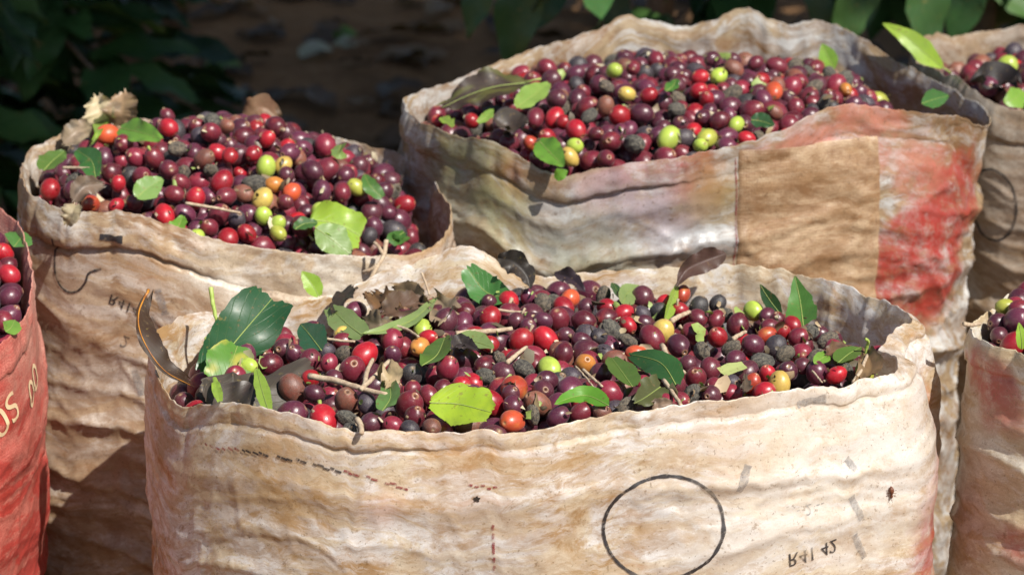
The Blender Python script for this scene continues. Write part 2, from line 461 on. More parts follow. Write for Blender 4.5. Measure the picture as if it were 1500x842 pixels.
def S_at(S, px, py):
    return S.G[S_idx(S, px, py)]
def on_sack(S, px, py, pts2, lift=.0006, body=True):
    """2-D print coordinates in metres (x along the sack, y up) laid on the cloth around one spot."""
    i, j = S_idx(S, px, py, body)
    pts2 = np.asarray(pts2, float)
    du = S.per/S.nu
    fi = i+pts2[:, 0]/du
    z0 = S.R[i, 2]-S.D[i, j]; lip = int(np.argmax(S.typ == 2))
    fj = np.empty(len(fi))
    for n_, (q_, yy) in enumerate(zip(fi, pts2[:, 1])):
        k0 = int(math.floor(q_)); w_ = q_-k0
        for kk, ww in ((k0 % S.nu, 1-w_), ((k0+1) % S.nu, w_)):
            v_ = np.interp(S.R[kk, 2]-(z0+yy), S.D[kk, lip:], np.arange(lip, S.m))
            fj[n_] = v_*ww if ww == 1-w_ and kk == k0 % S.nu else fj[n_]+v_*ww
    fj = np.clip(fj, lip, S.m-2.01)
    i0 = np.floor(fi).astype(int); a = (fi-i0)[:, None]; j0 = np.floor(fj).astype(int); b = (fj-j0)[:, None]
    def bi(A):
        return (A[i0 % S.nu, j0]*(1-a)+A[(i0+1) % S.nu, j0]*a)*(1-b)+(A[i0 % S.nu, j0+1]*(1-a)+A[(i0+1) % S.nu, j0+1]*a)*b
    return bi(S.G)+bi(S.N)*lift
def print_strip(S, px, py, pts2, width, mat, name, closed=False, label=None, n=200, body=True):
    c, L = catmull(np.column_stack([pts2, np.zeros(len(pts2))]), n, closed)
    c = c[:, :2]; t = (np.roll(c, -1, 0)-np.roll(c, 1, 0)) if closed else np.gradient(c, axis=0)
    t /= np.linalg.norm(t, axis=1)[:, None]+1e-12
    nn = np.stack([-t[:, 1], t[:, 0]], 1)
    wd = width*(.75+.5*np.abs(vnoise(np.arange(n)*.12, 3.3, 0, 5))[:, None]*2)
    P2 = np.stack([c-nn*wd/2, c, c+nn*wd/2], 1).reshape(-1, 2)
    V = on_sack(S, px, py, P2, .0006, body)
    o = mesh_obj(name, V-S.loc, grid_faces(n, 3, closed), mat, S.root)
    if label: o['label'] = label
    return o
def print_text(S, px, py, s, size, mat, name, rot=0.0, flip=(1, 1), label=None, shx=0.0, body=True):
    cu_ = bpy.data.curves.new('t', 'FONT'); cu_.body = s; cu_.size = 1.0; cu_.align_x = 'CENTER'; cu_.align_y = 'CENTER'
    o = bpy.data.objects.new('t', cu_); COL.objects.link(o)
    dg = bpy.context.evaluated_depsgraph_get()
    me = bpy.data.meshes.new_from_object(o.evaluated_get(dg))
    bpy.data.objects.remove(o); bpy.data.curves.remove(cu_)
    import bmesh
    bm = bmesh.new(); bm.from_mesh(me); bmesh.ops.triangulate(bm, faces=bm.faces)
    for _ in range(3):
        es = [e for e in bm.edges if e.calc_length() > .12]
        if not es: break
        bmesh.ops.subdivide_edges(bm, edges=es, cuts=1); bmesh.ops.triangulate(bm, faces=bm.faces)
    v = np.array([x.co[:2] for x in bm.verts])*size*np.array(flip)
    v[:, 0] += shx*v[:, 1]
    ca, sa = math.cos(rot), math.sin(rot); v = v@np.array([[ca, sa], [-sa, ca]])
    f = [[x.index for x in q.verts] for q in bm.faces]; bm.free(); bpy.data.meshes.remove(me)
    o = mesh_obj(name, on_sack(S, px, py, v, .0006, body)-S.loc, f, mat, S.root)
    if label: o['label'] = label
    return o

M_F = sack_material('near sack film', (.77, .67, .51), (.42, .24, .09), (.87, .86, .85), .9, .33, .36, .12)
M_BL = sack_material('brown stained sack film', (.54, .42, .28), (.26, .145, .07), (.72, .68, .62), 1.0, .42, .20, .25, 1.3)
M_BR = sack_material('patched sack film', (.47, .365, .235), (.26, .145, .065), (.68, .69, .68), .95, .43, .34, .22, 2.9)
M_RL = sack_material('red printed sack weave', (.48, .058, .045), (.35, .048, .035), (.58, .21, .16), .6, .5, .08, .6, 4.1)
M_RR = sack_material('yellowed sack film', (.66, .55, .37), (.36, .22, .10), (.78, .75, .66), .65, .42, .12, .26, 5.7)
M_BRR = sack_material('brown crumpled sack film', (.32, .235, .15), (.19, .11, .055), (.42, .37, .31), .9, .45, .10, .3, 7.7)

RED, PINK, GREENISH, BLUISH, ORANGE = (.42, .035, .03), (.62, .22, .16), (.38, .40, .17), (.50, .53, .58), (.55, .27, .08)
RIM_F = [(218, 498, .00), (230, 548, -.055), (258, 590, -.095), (310, 588, -.125), (380, 594, -.148), (450, 613, -.162), (530, 629, -.17),
         (620, 631, -.172), (720, 631, -.172), (795, 629, -.17), (850, 613, -.165), (950, 600, -.16), (1080, 585, -.148), (1180, 572, -.13),
         (1262, 554, -.105), (1306, 548, -.085), (1318, 530, -.06), (1296, 506, -.02), (1318, 480, .015), (1340, 464, .035), (1322, 452, .055), (1285, 436, .085), (1200, 405, .125), (1080, 386, .15), (950, 393, .16),
         (860, 401, .16), (790, 398, .155), (740, 388, .145), (692, 361, .135), (630, 374, .13), (565, 395, .125), (510, 422, .112),
         (440, 442, .10), (370, 452, .085), (300, 457, .06), (245, 474, .03)]
SF = build_sack('F', RIM_F, (.030, -.015, .214, .15, 0), M_F,
                'large pale plastic sack in front with a black ring print, heaped with coffee cherries', nu=760, cuff=(.009, .0036), bulge=.012,
                wr=.68, seed=11, dv=.0018, shoulders=[(1300, 515, -.03, .030, .05), (1340, 466, .035, .012, .03)],
                tints=[(1385, 720, .03, RED, .75, .5), (1350, 600, .022, PINK, .6, .6), (1380, 800, .05, RED, .8, .5), (560, 740, .016, PINK, .3, .9),
                       (700, 800, .05, BLUISH, .35, .9), (1000, 760, .05, BLUISH, .25, .9), (1300, 690, .075, (.85, .84, .81), .8, .8), (1150, 650, .09, (.83, .79, .72), .65, .9), (1080, 800, .05, (.78, .73, .65), .4, .9), (330, 700, .06, (.52, .34, .17), .45, .9), (480, 660, .05, (.55, .36, .18), .4, .9),  # pale blobs on the right: overexposed sunlight put into the cloth colour
                       (430, 600, .03, ORANGE, .25, .9), (680, 640, .05, ORANGE, .3, .9), (1060, 650, .04, ORANGE, .2, .9)])
RIM_BL = [(30, 240, .28), (38, 275, .21), (62, 294, .185), (110, 305, .165), (180, 311, .155), (240, 325, .15), (300, 346, .15), (360, 362, .155),
          (430, 371, .16), (500, 374, .168), (560, 374, .18), (615, 368, .20), (652, 345, .235), (660, 310, .275), (645, 275, .32), (618, 240, .37),
          (580, 221, .405), (530, 207, .43), (470, 198, .445), (400, 182, .45), (330, 176, .45), (260, 176, .44), (200, 174, .43), (150, 168, .42),
          (115, 177, .39), (70, 205, .345), (42, 222, .31)]
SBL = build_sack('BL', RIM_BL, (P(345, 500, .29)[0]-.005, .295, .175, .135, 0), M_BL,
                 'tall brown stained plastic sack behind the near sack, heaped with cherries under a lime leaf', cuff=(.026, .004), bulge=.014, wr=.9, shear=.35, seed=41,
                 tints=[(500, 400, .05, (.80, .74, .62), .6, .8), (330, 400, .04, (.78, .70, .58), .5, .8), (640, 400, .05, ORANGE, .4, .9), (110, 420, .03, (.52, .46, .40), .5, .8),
                        (220, 380, .03, ORANGE, .25, .9), (120, 620, .10, (.30, .20, .125), .6, .9), (190, 760, .10, (.27, .18, .11), .65, .9), (90, 500, .05, (.36, .26, .18), .5, .9)])  # brown blobs at lower left: dirt, with shade painted into it
RIM_BR = [(589, 150, .43), (603, 170, .38), (650, 190, .33), (715, 208, .295), (770, 236, .28), (825, 256, .27), (880, 247, .265), (960, 234, .265), (1060, 217, .27),
          (1150, 189, .28), (1228, 155, .30), (1310, 160, .32), (1400, 172, .35), (1447, 180, .40), (1440, 152, .45), (1385, 126, .50), (1315, 86, .56),
          (1260, 54, .59), (1205, 29, .61), (1150, 36, .615), (1092, 13, .62), (1040, 30, .62), (980, 35, .62), (920, 20, .61), (880, 40, .60),
          (800, 65, .57), (720, 95, .53), (640, 124, .485), (602, 138, .45)]
SBR = build_sack('BR', RIM_BR, (P(1010, 400, .44)[0], .44, .205, .145, 0), M_BR,
                 'wide patched plastic sack at the back with red print, heaped with cherries', nu=640, cuff=(.020, .005), bulge=.006, wr=1.5, seed=73, shoulders=[(1447, 180, .40, -.018, .08)],
                 tints=[(1350, 400, .055, RED, .95, .35), (1390, 300, .05, RED, .9, .4), (1345, 250, .03, PINK, .7, .6), (1180, 225, .03, PINK, .7, .5), (1260, 205, .04, PINK, .75, .5),
                        (1120, 235, .02, PINK, .6, .6), (960, 262, .045, RED, .75, .5), (1010, 255, .03, RED, .6, .6), (760, 235, .02, RED, .6, .6), (780, 300, .03, RED, .4, .7), (870, 262, .02, PINK, .6, .6),
                        (690, 270, .05, GREENISH, .7, .7), (760, 320, .04, GREENISH, .5, .8), (850, 350, .05, BLUISH, .5, .8), (930, 310, .05, BLUISH, .5, .8), (990, 340, .05, BLUISH, .45, .8),
                        (860, 400, .05, GREENISH, .4, .8), (660, 330, .05, BLUISH, .4, .8), (1040, 280, .03, (.45, .35, .1), .5, .8)])
RIM_RL = [(-60, 525, -.05), (-20, 512, -.04), (14, 494, -.02), (36, 468, .015), (46, 430, .055), (45, 385, .10), (32, 335, .15), (5, 302, .19), (-50, 275, .225),
          (-150, 262, .24), (-280, 275, .225), (-390, 330, .15), (-420, 400, .07), (-370, 480, -.01), (-250, 530, -.06), (-150, 535, -.065)]
SRL = build_sack('RL', RIM_RL, (-.515, .085, .165, .135, 0), M_RL,
                 'red woven sack with cream lettering at the edge of the row, full of cherries', nu=460, cuff=(.022, .004), bulge=.004, wr=.7, seed=97,
                 tints=[(46, 420, .07, (.66, .42, .33), .9, .9), (30, 350, .05, (.66, .40, .30), .8, .9), (0, 505, .03, (.62, .36, .27), .6, .9)])
RIM_RR = [(1423, 477, .025), (1440, 500, -.02), (1478, 517, -.045), (1540, 530, -.065), (1640, 538, -.08), (1760, 525, -.06), (1850, 490, -.01), (1875, 450, .05), (1800, 412, .12),
          (1680, 402, .15), (1580, 408, .15), (1500, 424, .13), (1455, 450, .085)]
SRR = build_sack('RR', RIM_RR, (P(1660, 600, .03)[0]+.060, .035, .165, .125, 0), M_RR,
                 'yellowed sack with red smears standing right of the near sack, full of dark cherries', nu=460, cuff=(.024, .004), bulge=.004, wr=.9, seed=131,
                 tints=[(1442, 550, .022, RED, .85, .6), (1468, 595, .020, RED, .8, .6), (1432, 520, .008, PINK, .6, .7), (1490, 800, .016, RED, .7, .6), (1460, 680, .05, (.45, .40, .33), .4, .9)])
RIM_BRR = [(1338, 82, .62), (1368, 104, .56), (1402, 112, .52), (1440, 140, .475), (1500, 164, .455), (1600, 172, .45), (1750, 150, .50), (1810, 110, .58), (1740, 60, .68),
           (1600, 38, .73), (1540, 34, .735), (1500, 36, .735), (1450, 46, .735), (1400, 51, .72), (1352, 54, .68)]
SBRR = build_sack('BRR', RIM_BRR, (P(1590, 400, .6)[0]+.02, .60, .165, .125, 0), M_BRR,
                  'crumpled brown sack with a faint ring print, behind the patched sack', nu=460, cuff=(.026, .008), bulge=.006, wr=1.3, seed=151,
                  tints=[(1480, 90, .06, (.55, .53, .47), .5, .8), (1450, 300, .05, (.36, .31, .26), .5, .8)])
SACKS = dict(F=SF, BL=SBL, BR=SBR, RL=SRL, RR=SRR, BRR=SBRR)

# prints on the sacks
def circ(rx, ry, n=40, a0=0, a1=2*math.pi, closed=True):
    t = np.linspace(a0, a1, n, endpoint=not closed); return np.column_stack([rx*np.cos(t), ry*np.sin(t)])
print_strip(SF, 970, 772, circ(.0355, .0315), .0022, MAT_INK, 'printed_ring', True, 'worn black ring printed on the sack', 260)
print_text(SF, 1190, 808, 'R41 42', .0125, MAT_INK, 'printed_number', rot=.06, flip=(1, -1), label='black number printed upside down')
print_text(SF, 1186, 744, '- 2 --', .010, MAT_INK_GREY, 'printed_smudge', rot=.05, flip=(1, -1))
print_strip(SF, 1187, 587, np.array([[-.0095, -.0008], [0, 0], [.0095, .0008]]), .0055, MAT_INK_GREY, 'printed_smudge', n=30, body=False)
for (px, py, x, y) in ((1092, 700, .0035, .0075), (1255, 745, -.004, .0085), (1258, 797, -.004, .0085), (1244, 680, -.003, .004)):
    print_strip(SF, px, py, np.array([[-x, -y], [0, 0], [x, y]]), .0052, MAT_INK_GREY, 'printed_stroke', n=24)
MAT_HOLE = plain('dark hole', (.012, .008, .006), (.03, .02, .014), 400, .9)
hv = circ(.0019, .0015, 14)*(1+.3*np.sin(np.arange(14)*2.3))[:, None]; mesh_obj('torn_hole', on_sack(SF, 697, 731, np.vstack([hv, [[0, 0]]]), .0007)-SF.loc, [[k, (k+1) % 14, 14] for k in range(14)], MAT_HOLE, SF.root)
for k in range(34):                                   # dotted red stitch print
    t = k/33.0
    if k in (11, 17, 26, 29): continue
    px, py = 303+t*292, 652+t*62-6*math.sin(t*math.pi)
    wd = .0020 if k % 3 else .0012
    print_strip(SF, px, py, np.array([[-wd, .0004], [0, 0], [wd, -.0004]]), .0017, MAT_INK_RED if k < 6 or k > 22 else MAT_INK, 'printed_dash', n=6)
for k in range(5):
    print_strip(SF, 690+k*9, 712+k % 2, np.array([[-.0012, 0], [0, 0], [.0012, 0]]), .0016, MAT_INK_RED, 'printed_dash', n=6)
for k in range(6):
    print_strip(SF, 723+k % 2, 772+k*12, np.array([[0, -.0018], [0, 0], [.0003, .0018]]), .0018, MAT_INK_RED, 'printed_dash', n=6)
print_strip(SBL, 105, 400, np.array([[-.016, .022], [-.0165, .010], [-.014, -.006], [-.006, -.0145], [.003, -.0135], [.010, -.006], [.013, .001], [.022, .005]]), .0018, MAT_INK, 'printed_ring', False, 'broken black ring printed on the sack')
print_text(SBL, 182, 447, 'R414', .0115, MAT_INK, 'printed_number', rot=-.35, flip=(1, -1))
print_text(SBL, 184, 500, '2', .0115, MAT_INK, 'printed_number', rot=-.3, flip=(1, -1))
print_strip(SBL, 164, 349, np.array([[-.0085, .0003], [0, 0], [.0085, -.0003]]), .0048, MAT_INK, 'printed_smudge', n=30, body=False)
for (px, py) in ((238, 440), (228, 480), (205, 560)):
    print_strip(SBL, px, py, np.array([[-.003, .009], [0, 0], [.003, -.009]]), .006, MAT_INK_GREY, 'printed_stroke', n=24)
print_text(SRL, 10, 612, '0S', .030, MAT_INK_CREAM, 'printed_lettering', rot=.42, label='cream lettering printed on red')
print_text(SRL, 49, 566, '00', .030, MAT_INK_CREAM, 'printed_lettering', rot=.42, label='cream lettering printed on red')
print_strip(SBRR, 1452, 300, circ(.020, .030), .0022, MAT_INK, 'printed_ring', True, 'faint black ring printed on the sack', 160)
# sewn patch on the wide sack
def sack_patch(S, px, py, w_, h_, mat, name, label):
    nx, ny = 70, 60
    X, Y = np.meshgrid(np.linspace(-w_/2, w_/2, nx), np.linspace(-h_/2, h_/2, ny), indexing='ij')
    X = X+.0012*vnoise(Y*60, X*3, 0, 3); 
    V = on_sack(S, px, py, np.column_stack([X.ravel(), Y.ravel()]), .0011)
    V = V.reshape(nx, ny, 3); V[0, :, 1] += .0009; V[-1, :, 1] += .0009; V[:, 0, 1] += .0009; V[:, -1, 1] += .0009
    o = mesh_obj(name, V.reshape(-1, 3)-S.loc, grid_faces(nx, ny, False), mat, S.root,
                 attrs=dict(suv=('FLOAT_VECTOR', np.column_stack([X.ravel(), Y.ravel(), 0*X.ravel()])), arc=('FLOAT_VECTOR', np.column_stack([X.ravel(), Y.ravel(), 0*X.ravel()])), tint=('FLOAT_COLOR', np.zeros((nx*ny, 4)))))
    o['label'] = label
    return o
M_PATCH = sack_material('tan patch weave', (.38, .24, .13), (.21, .11, .05), (.52, .38, .24), 1.0, .5, .05, .5, 9.1)
sack_patch(SBR, 1188, 338, .120, .130, M_PATCH, 'patch', 'square tan patch sewn on the sack front')
print_strip(SBR, 1078, 320, np.array([[-.0005, .045], [.0005, 0], [-.001, -.045]]), .0012, MAT_INK_RED, 'seam', n=80)

# ---------------------------------------------------------------- cherries
KIND_COL = dict(M=(.150, .015, .027), P=(.080, .016, .030), D=(.024, .017, .030), R=(.42, .012, .022), V=(.52, .075, .028),
                O=(.60, .22, .045), Y=(.60, .43, .10), G=(.35, .38, .055), K=(.060, .054, .044), B=(.20, .065, .038))
KIND_WORD = dict(M='maroon', P='dark purple', D='blue-black', R='bright red', V='orange-red', O='orange', Y='yellow', G='green', K='dried grey', B='brown')
LAT = np.array([0, .06, .11, .16, .21, .27, .36, .50, .68, .88, 1.1, 1.32, 1.55, 1.78, 2.0, 2.22, 2.44, 2.66, 2.85, 3.0, math.pi])
NLON = 24
def cherry_proto(kind, seed):
    rg = np.random.default_rng(seed)
    th = np.repeat(LAT, NLON); ph = np.tile(np.arange(NLON)*2*math.pi/NLON, len(LAT))
    d = np.stack([np.sin(th)*np.cos(ph), np.sin(th)*np.sin(ph), np.cos(th)], 1)
    s = np.array([1, rg.uniform(.90, 1.0), rg.uniform(1.06, 1.28)])*.97
    if kind == 'K': s = s*np.array([.92, rg.uniform(.72, .9), 1.08])
    rr = 1+.05*fbm(d[:, 0]*1.2, d[:, 1]*1.2, d[:, 2]*1.2+seed, 3, 2)
    rr = rr-.16*np.exp(-(th/.12)**2)+.035*np.exp(-((th-.24)/.06)**2)-.10*np.exp(-((math.pi-th)/.16)**2)
    dry = 0.0
    if kind in 'K':
        dry = 1.0
        rr = rr*(.95+.055*np.sin(ph*rg.integers(6, 9)+1.5*np.sin(2*th+seed))*np.sin(th)+.17*fbm(d[:, 0]*2.2, d[:, 1]*2.2, d[:, 2]*2.2, seed, 3))
    elif kind == 'D': dry = .35
    elif kind == 'B': dry = .3; rr = rr*(1+.04*fbm(d[:, 0]*2, d[:, 1]*2, d[:, 2]*2, seed, 2))
    v = d*s*rr[:, None]
    c = np.array(KIND_COL[kind] if not (kind == 'K' and seed % 2) else (.13, .088, .055))*np.exp(rg.normal(0, .2))
    c = np.clip(c*np.exp(rg.normal(0, .07, 3)), 0, .8)
    col = np.tile(c, (len(th), 1))
    if kind in 'MRVOB':                      # unripe side shows paler
        g = sstep(.1, .6, fbm(d[:, 0]*.9, d[:, 1]*.9, d[:, 2]*.9, seed+9, 2))[:, None]*(.55 if kind in 'VO' else .38)
        col = col*(1-g)+np.array((.60, .30, .06) if kind in 'VO' else (.38, .05, .04))*g
    navel = np.exp(-(th/.085)**4)[:, None]; ring = np.exp(-((th-.19)/.09)**2)[:, None]*.75
    col = col*(1-ring)+np.array((.34, .20, .10))*ring; col = col*(1-navel)+np.array((.05, .025, .015))*navel
    st = np.exp(-((math.pi-th)/.15)**2)[:, None]; col = col*(1-st)+np.array((.40, .28, .14))*st
    F = grid_faces(len(LAT), NLON, False)
    F = np.array([[i*NLON+j, (i+1)*NLON+j, (i+1)*NLON+(j+1) % NLON, i*NLON+(j+1) % NLON] for i in range(len(LAT)-1) for j in range(NLON)])
    return dict(v=v, f=F, col=np.column_stack([col, np.full(len(th), dry)]), loc=d+seed*3.7, kind=kind)
PROTO = {}
for kn, (k, n) in enumerate(dict(M=6, P=6, D=4, R=4, V=3, O=2, Y=3, G=3, K=4, B=3).items()):
    PROTO[k] = [cherry_proto(k, 100*kn+j+1) for j in range(n)]
def proto_mesh(p):
    if 'me' not in p:
        o = mesh_obj('coffee_cherry', p['v'], p['f'], MAT_CHERRY, attrs=dict(col=('FLOAT_COLOR', p['col']), loc=('FLOAT_VECTOR', p['loc'])))
        p['me'] = o.data; bpy.data.objects.remove(o)
    return p['me']

# photographed cherries of the near sack: where each lies in the heap, its size and ripeness
SEED_F = """505 487 15Y 504 494 14M 590 460 14P 619 477 14G 628 492 11R 663 468 18P 573 495 17M 615 502 14O 533 513 19R 502 513 12K 575 514 13P 516 533 21M
345 545 17M 364 531 12G 396 527 17M 427 599 22P 475 605 21R 429 563 20B 460 571 11P 455 548 12R 489 549 10P 508 579 18B 508 607 15K 545 613 18P 576 617 14M
601 587 20M 607 606 17M 603 543 16D 581 566 11M 603 566 12M 655 537 17M 628 575 14M 656 565 15M 537 585 12D 600 622 12D 633 621 13B 504 629 13K 677 562 12R
685 455 16M 716 467 16R 748 440 16R 727 434 11M 716 443 10P 769 439 9P 761 470 12P 776 475 11P 791 471 10P 793 446 14K 829 435 14V 819 466 18M 853 470 17M
764 494 18R 801 494 18R 829 491 13P 849 495 14P 717 499 11R 712 529 16M 732 523 12K 712 548 14K 740 543 17P 769 543 14K 779 529 14M 824 520 15M 811 537 17G
855 531 16O 684 559 15R 719 584 19R 755 568 20V 749 575 13P 751 593 15P 787 588 19B 796 572 17P 799 557 16P 836 563 20P 752 612 18V 780 607 13K 817 605 16P
859 447 13P 888 450 13R 883 430 15K 945 435 17P 917 455 14R 899 478 16K 964 453 12D 971 442 10R 1000 429 12V 995 453 14R 1024 443 14D 1024 461 14M 919 473 13R
940 471 14P 952 490 18M 971 481 17Y 1019 482 17M 877 491 11D 920 495 12K 995 499 17P 936 455 9D 879 544 16P 901 524 15B 885 513 11D 931 515 14V 892 577 18M
853 601 15M 887 604 12B 919 596 15K 989 561 16M 999 580 13M 977 588 13M 1021 547 16M 1008 528 12P 1029 511 14K 1017 575 12K 1037 576 15P 936 563 10M
1105 450 15G 1081 469 17M 1124 457 9P 1127 473 13M 1051 441 12D 1063 457 11K 1047 462 12M 1160 470 13R 1148 482 12R 1123 485 13V 1168 487 14M 1188 483 11K
1052 489 15R 1140 465 10M 1103 501 16P 1136 501 16D 1153 517 14K 1177 512 16M 1071 507 12K 1119 524 17K 1077 521 15P 1041 533 16M 1095 541 19P 1155 539 15P
1141 557 17Y 1125 545 11R 1117 567 16R 1105 560 10V 1049 559 13M 1073 571 14M 1068 555 9D 1177 532 11P 1197 541 16P 1217 531 10P 1212 493 14K 1221 505 11M
1197 517 10K 1217 517 9R 1233 524 9G 1244 540 13K 1261 540 11G 1227 545 10R 360 516 16P 416 504 16P 432 513 14P 454 521 16M 477 509 12D 482 526 10M"""
SEED_BL = """156 195 17V 245 185 14R 397 183 17M 73 274 16R 134 294 15V 283 288 17R 324 263 17R 335 344 17R 245 310 16R 170 301 12R 367 220 13R 335 226 13R 390 202 12R
175 265 12R 590 297 15R 390 239 15G 413 237 13Y 521 269 13G 467 306 13G 388 313 14G 406 340 12G 406 322 11G 290 342 14G 383 289 17Y 399 267 14O 354 281 14B 299 229 16B
426 279 14V 109 260 14K 261 217 13K 313 177 15K 308 245 13K 374 265 16K 344 322 14D 331 186 12B 181 207 15M 199 228 15M 229 228 15M 166 248 16M 207 255 15M 249 243 16M
311 196 16M 475 206 17M 424 220 15P 437 324 17M 318 312 17M 471 275 16P 500 277 15M 457 245 16P 265 263 14M 418 254 13P 334 284 15M 416 296 13M 302 333 15M 360 339 14R
255 280 14M 196 294 13M 110 275 15P 245 167 9M"""
SEED_BR = """901 102 12G 1052 112 14G 918 134 13Y 981 198 17G 847 213 14G 1032 197 15G 1076 180 12G 1025 211 10G 1288 148 14G 1134 163 11B 833 226 14Y 911 166 17R 813 168 15R
845 187 16R 801 197 14R 692 173 12R 1027 112 12R 1025 129 13R 1035 142 12R 1115 119 15R 1130 136 15V 1137 124 12B 952 136 12R 828 176 12R 1091 202 11R 779 207 11V 1237 131 11O
1076 100 13B 928 212 17K 889 124 14K 862 168 13K 886 151 14B 998 163 13K 1193 124 12K 1207 148 11K 815 140 16P 941 163 16P 1102 163 17M 1052 176 15M 1137 94 14M 1107 92 12M
1074 84 12P 1045 84 12P 897 207 16M 876 193 12M 783 170 15M 880 229 15M 926 98 12M 1029 172 13P 1063 215 16P"""
def parse_seeds(s):
    t = s.split(); return [(float(t[i]), float(t[i+1]), float(t[i+2][:-1]), t[i+2][-1]) for i in range(0, len(t), 3)]

class Heap: pass
def make_heap(key, zc, S, seeds, inset, seed, mean_r=.0077, top=None, gap=0.0, rs_=1.03):
    h = Heap(); h.key = key; h.S = S; h.top = top
    R2 = S.R[:, :2]-S.c
    an = np.arctan2(R2[:, 1], R2[:, 0]); ro = np.hypot(R2[:, 0], R2[:, 1]); o = np.argsort(an)
    an, ro = an[o], ro[o]
    h.rho = lambda a: np.interp(a, an, ro, period=2*math.pi)
    h.zs = top
    def hit(px, py, lift=0.0):
        d = ray(px, py); lo, hi = .7, 3.0
        t = np.linspace(lo, hi, 1500); q = CAM+d*t[:, None]
        f = q[:, 2]-top(q[:, 0], q[:, 1])
        k = np.argmax(f < 0)
        tt = t[k-1]+(t[k]-t[k-1])*f[k-1]/(f[k-1]-f[k])
        return CAM+d*(tt-lift)
    h.hit = hit
    rg = np.random.default_rng(seed)
    pos, rad, kind, fix = [], [], [], []
    for (px, py, r, k) in seeds:
        q = hit(px, py, 0)
        dist = np.linalg.norm(q-CAM)
        rr = np.clip(r*rs_*dist/FPX, .0058, .0096)
        q = q+np.array([0, 0, -rr*.75])*.6 + ray(px, py)*rr*.6
        pos.append(q); rad.append(rr); kind.append(k); fix.append(1)
    ns = len(pos)
    # fill two layers below the surface
    area = .5*np.trapz(h.rho(np.linspace(-math.pi, math.pi, 400))**2, np.linspace(-math.pi, math.pi, 400))
    nfill = int(area*.038*.60/(4/3*math.pi*mean_r**3))-ns
    a = rg.uniform(-math.pi, math.pi, nfill); rr = np.sqrt(rg.uniform(0, 1, nfill))*(h.rho(a)-inset-.008)
    x, y = S.c[0]+rr*np.cos(a), S.c[1]+rr*np.sin(a)
    z = top(x, y)-.008-rg.uniform(0, .031, nfill)
    pos = np.vstack([np.array(pos).reshape(-1, 3), np.column_stack([x, y, z])])
    rf = np.clip(rg.normal(mean_r, .0010, nfill), .0062, .0104)
    rad = np.concatenate([np.array(rad), rf])
    ks = list('MMMMMMMMPPPPPPPPPDDKRB'); kind = kind+[ks[i] for i in rg.integers(0, len(ks), nfill)]
    mass = np.concatenate([np.full(ns, .12), np.ones(nfill)])     # photographed ones hardly move
    jit = rg.uniform(-.0035, .0025, len(rad)); n = len(rad)
    home = pos.copy()
    for it in range(135):
        if it % 8 == 0:
            sq = (pos**2).sum(1); dd = sq[:, None]+sq[None]-2*pos@pos.T
            I, J = np.where(dd < .026**2); kk = I < J; I, J = I[kk], J[kk]
        d = pos[I]-pos[J]; L = np.linalg.norm(d, axis=1)+1e-9
        ov = (rad[I]+rad[J])*.985-L; mk = ov > 0
        i, j, dv_, o_ = I[mk], J[mk], d[mk]/L[mk][:, None], ov[mk]
        ws = mass[i]+mass[j]
        mv = dv_*(o_*.45/ws)[:, None]
        acc = np.zeros((n, 3))
        mi, mj = mv*mass[i][:, None], mv*mass[j][:, None]
        for ax in range(3): acc[:, ax] = np.bincount(i, mi[:, ax], n)-np.bincount(j, mj[:, ax], n)
        pos += np.clip(acc, -.003, .003)
        pos[ns:, 2] -= .00012
        zt = top(pos[:, 0], pos[:, 1])
        pos[:, 2] = np.minimum(pos[:, 2], zt-rad*.8+jit+np.concatenate([np.full(ns, .006), np.zeros(nfill)]))
        pos[:, 2] = np.maximum(pos[:, 2], zt-.044)
        dx, dy = pos[:, 0]-S.c[0], pos[:, 1]-S.c[1]; a = np.arctan2(dy, dx); r_ = np.hypot(dx, dy); mx_ = h.rho(a)-inset-rad-gap*np.clip(np.cos(a), 0, 1)**6
        k = np.where(r_ > mx_, mx_/np.maximum(r_, 1e-6), 1); pos[:, 0] = S.c[0]+dx*k; pos[:, 1] = S.c[1]+dy*k
    h.pos, h.rad, h.kind, h.ns = pos, rad, kind, ns
    h.q = []
    for k in range(n):
        v = rg.normal(size=4); v /= np.linalg.norm(v); h.q.append(Quaternion(v))
    return h
def dome(S, edge, mid, cx=0, cy=0, tilt=(0, 0), pw=2.0, drop=(9, 10, 0)):
    ex, ey = S.R[:, 0].max()-S.R[:, 0].min(), S.R[:, 1].max()-S.R[:, 1].min()
    mx_, my_ = (S.R[:, 0].max()+S.R[:, 0].min())/2, (S.R[:, 1].max()+S.R[:, 1].min())/2
    def f(x, y):
        u, v = (x-mx_)/(ex/2), (y-my_)/(ey/2)
        r = np.clip(np.hypot(u-cx, v-cy), 0, 1.25)
        return edge+(mid-edge)*(1-r**pw)+tilt[0]*u+tilt[1]*v-drop[2]*sstep(drop[0], drop[1], u)
    return f
HF = make_heap('F', .652, SF, parse_seeds(SEED_F), .010, 3, top=dome(SF, .653, .658, 0, 0, (-.001, -.004)))
HBL = make_heap('BL', .69, SBL, parse_seeds(SEED_BL), .008, 4, top=dome(SBL, .674, .714, -.08, .15, (-.010, .006), drop=(.35, .95, .024)), gap=.012, mean_r=.0073, rs_=.97)
HBR = make_heap('BR', .72, SBR, parse_seeds(SEED_BR), .008, 5, top=dome(SBR, .704, .734, -.02, .0, (.003, .001), drop=(.42, .78, .034)), gap=.06, mean_r=.0072, rs_=.97)
HRL = make_heap('RL', .67, SRL, parse_seeds('9 369 15R 27 405 15R 30 378 13M 25 432 15P 14 345 13P 3 465 15M'), .008, 6, top=dome(SRL, .672, .690, 0, 0, (-.004, .004)))
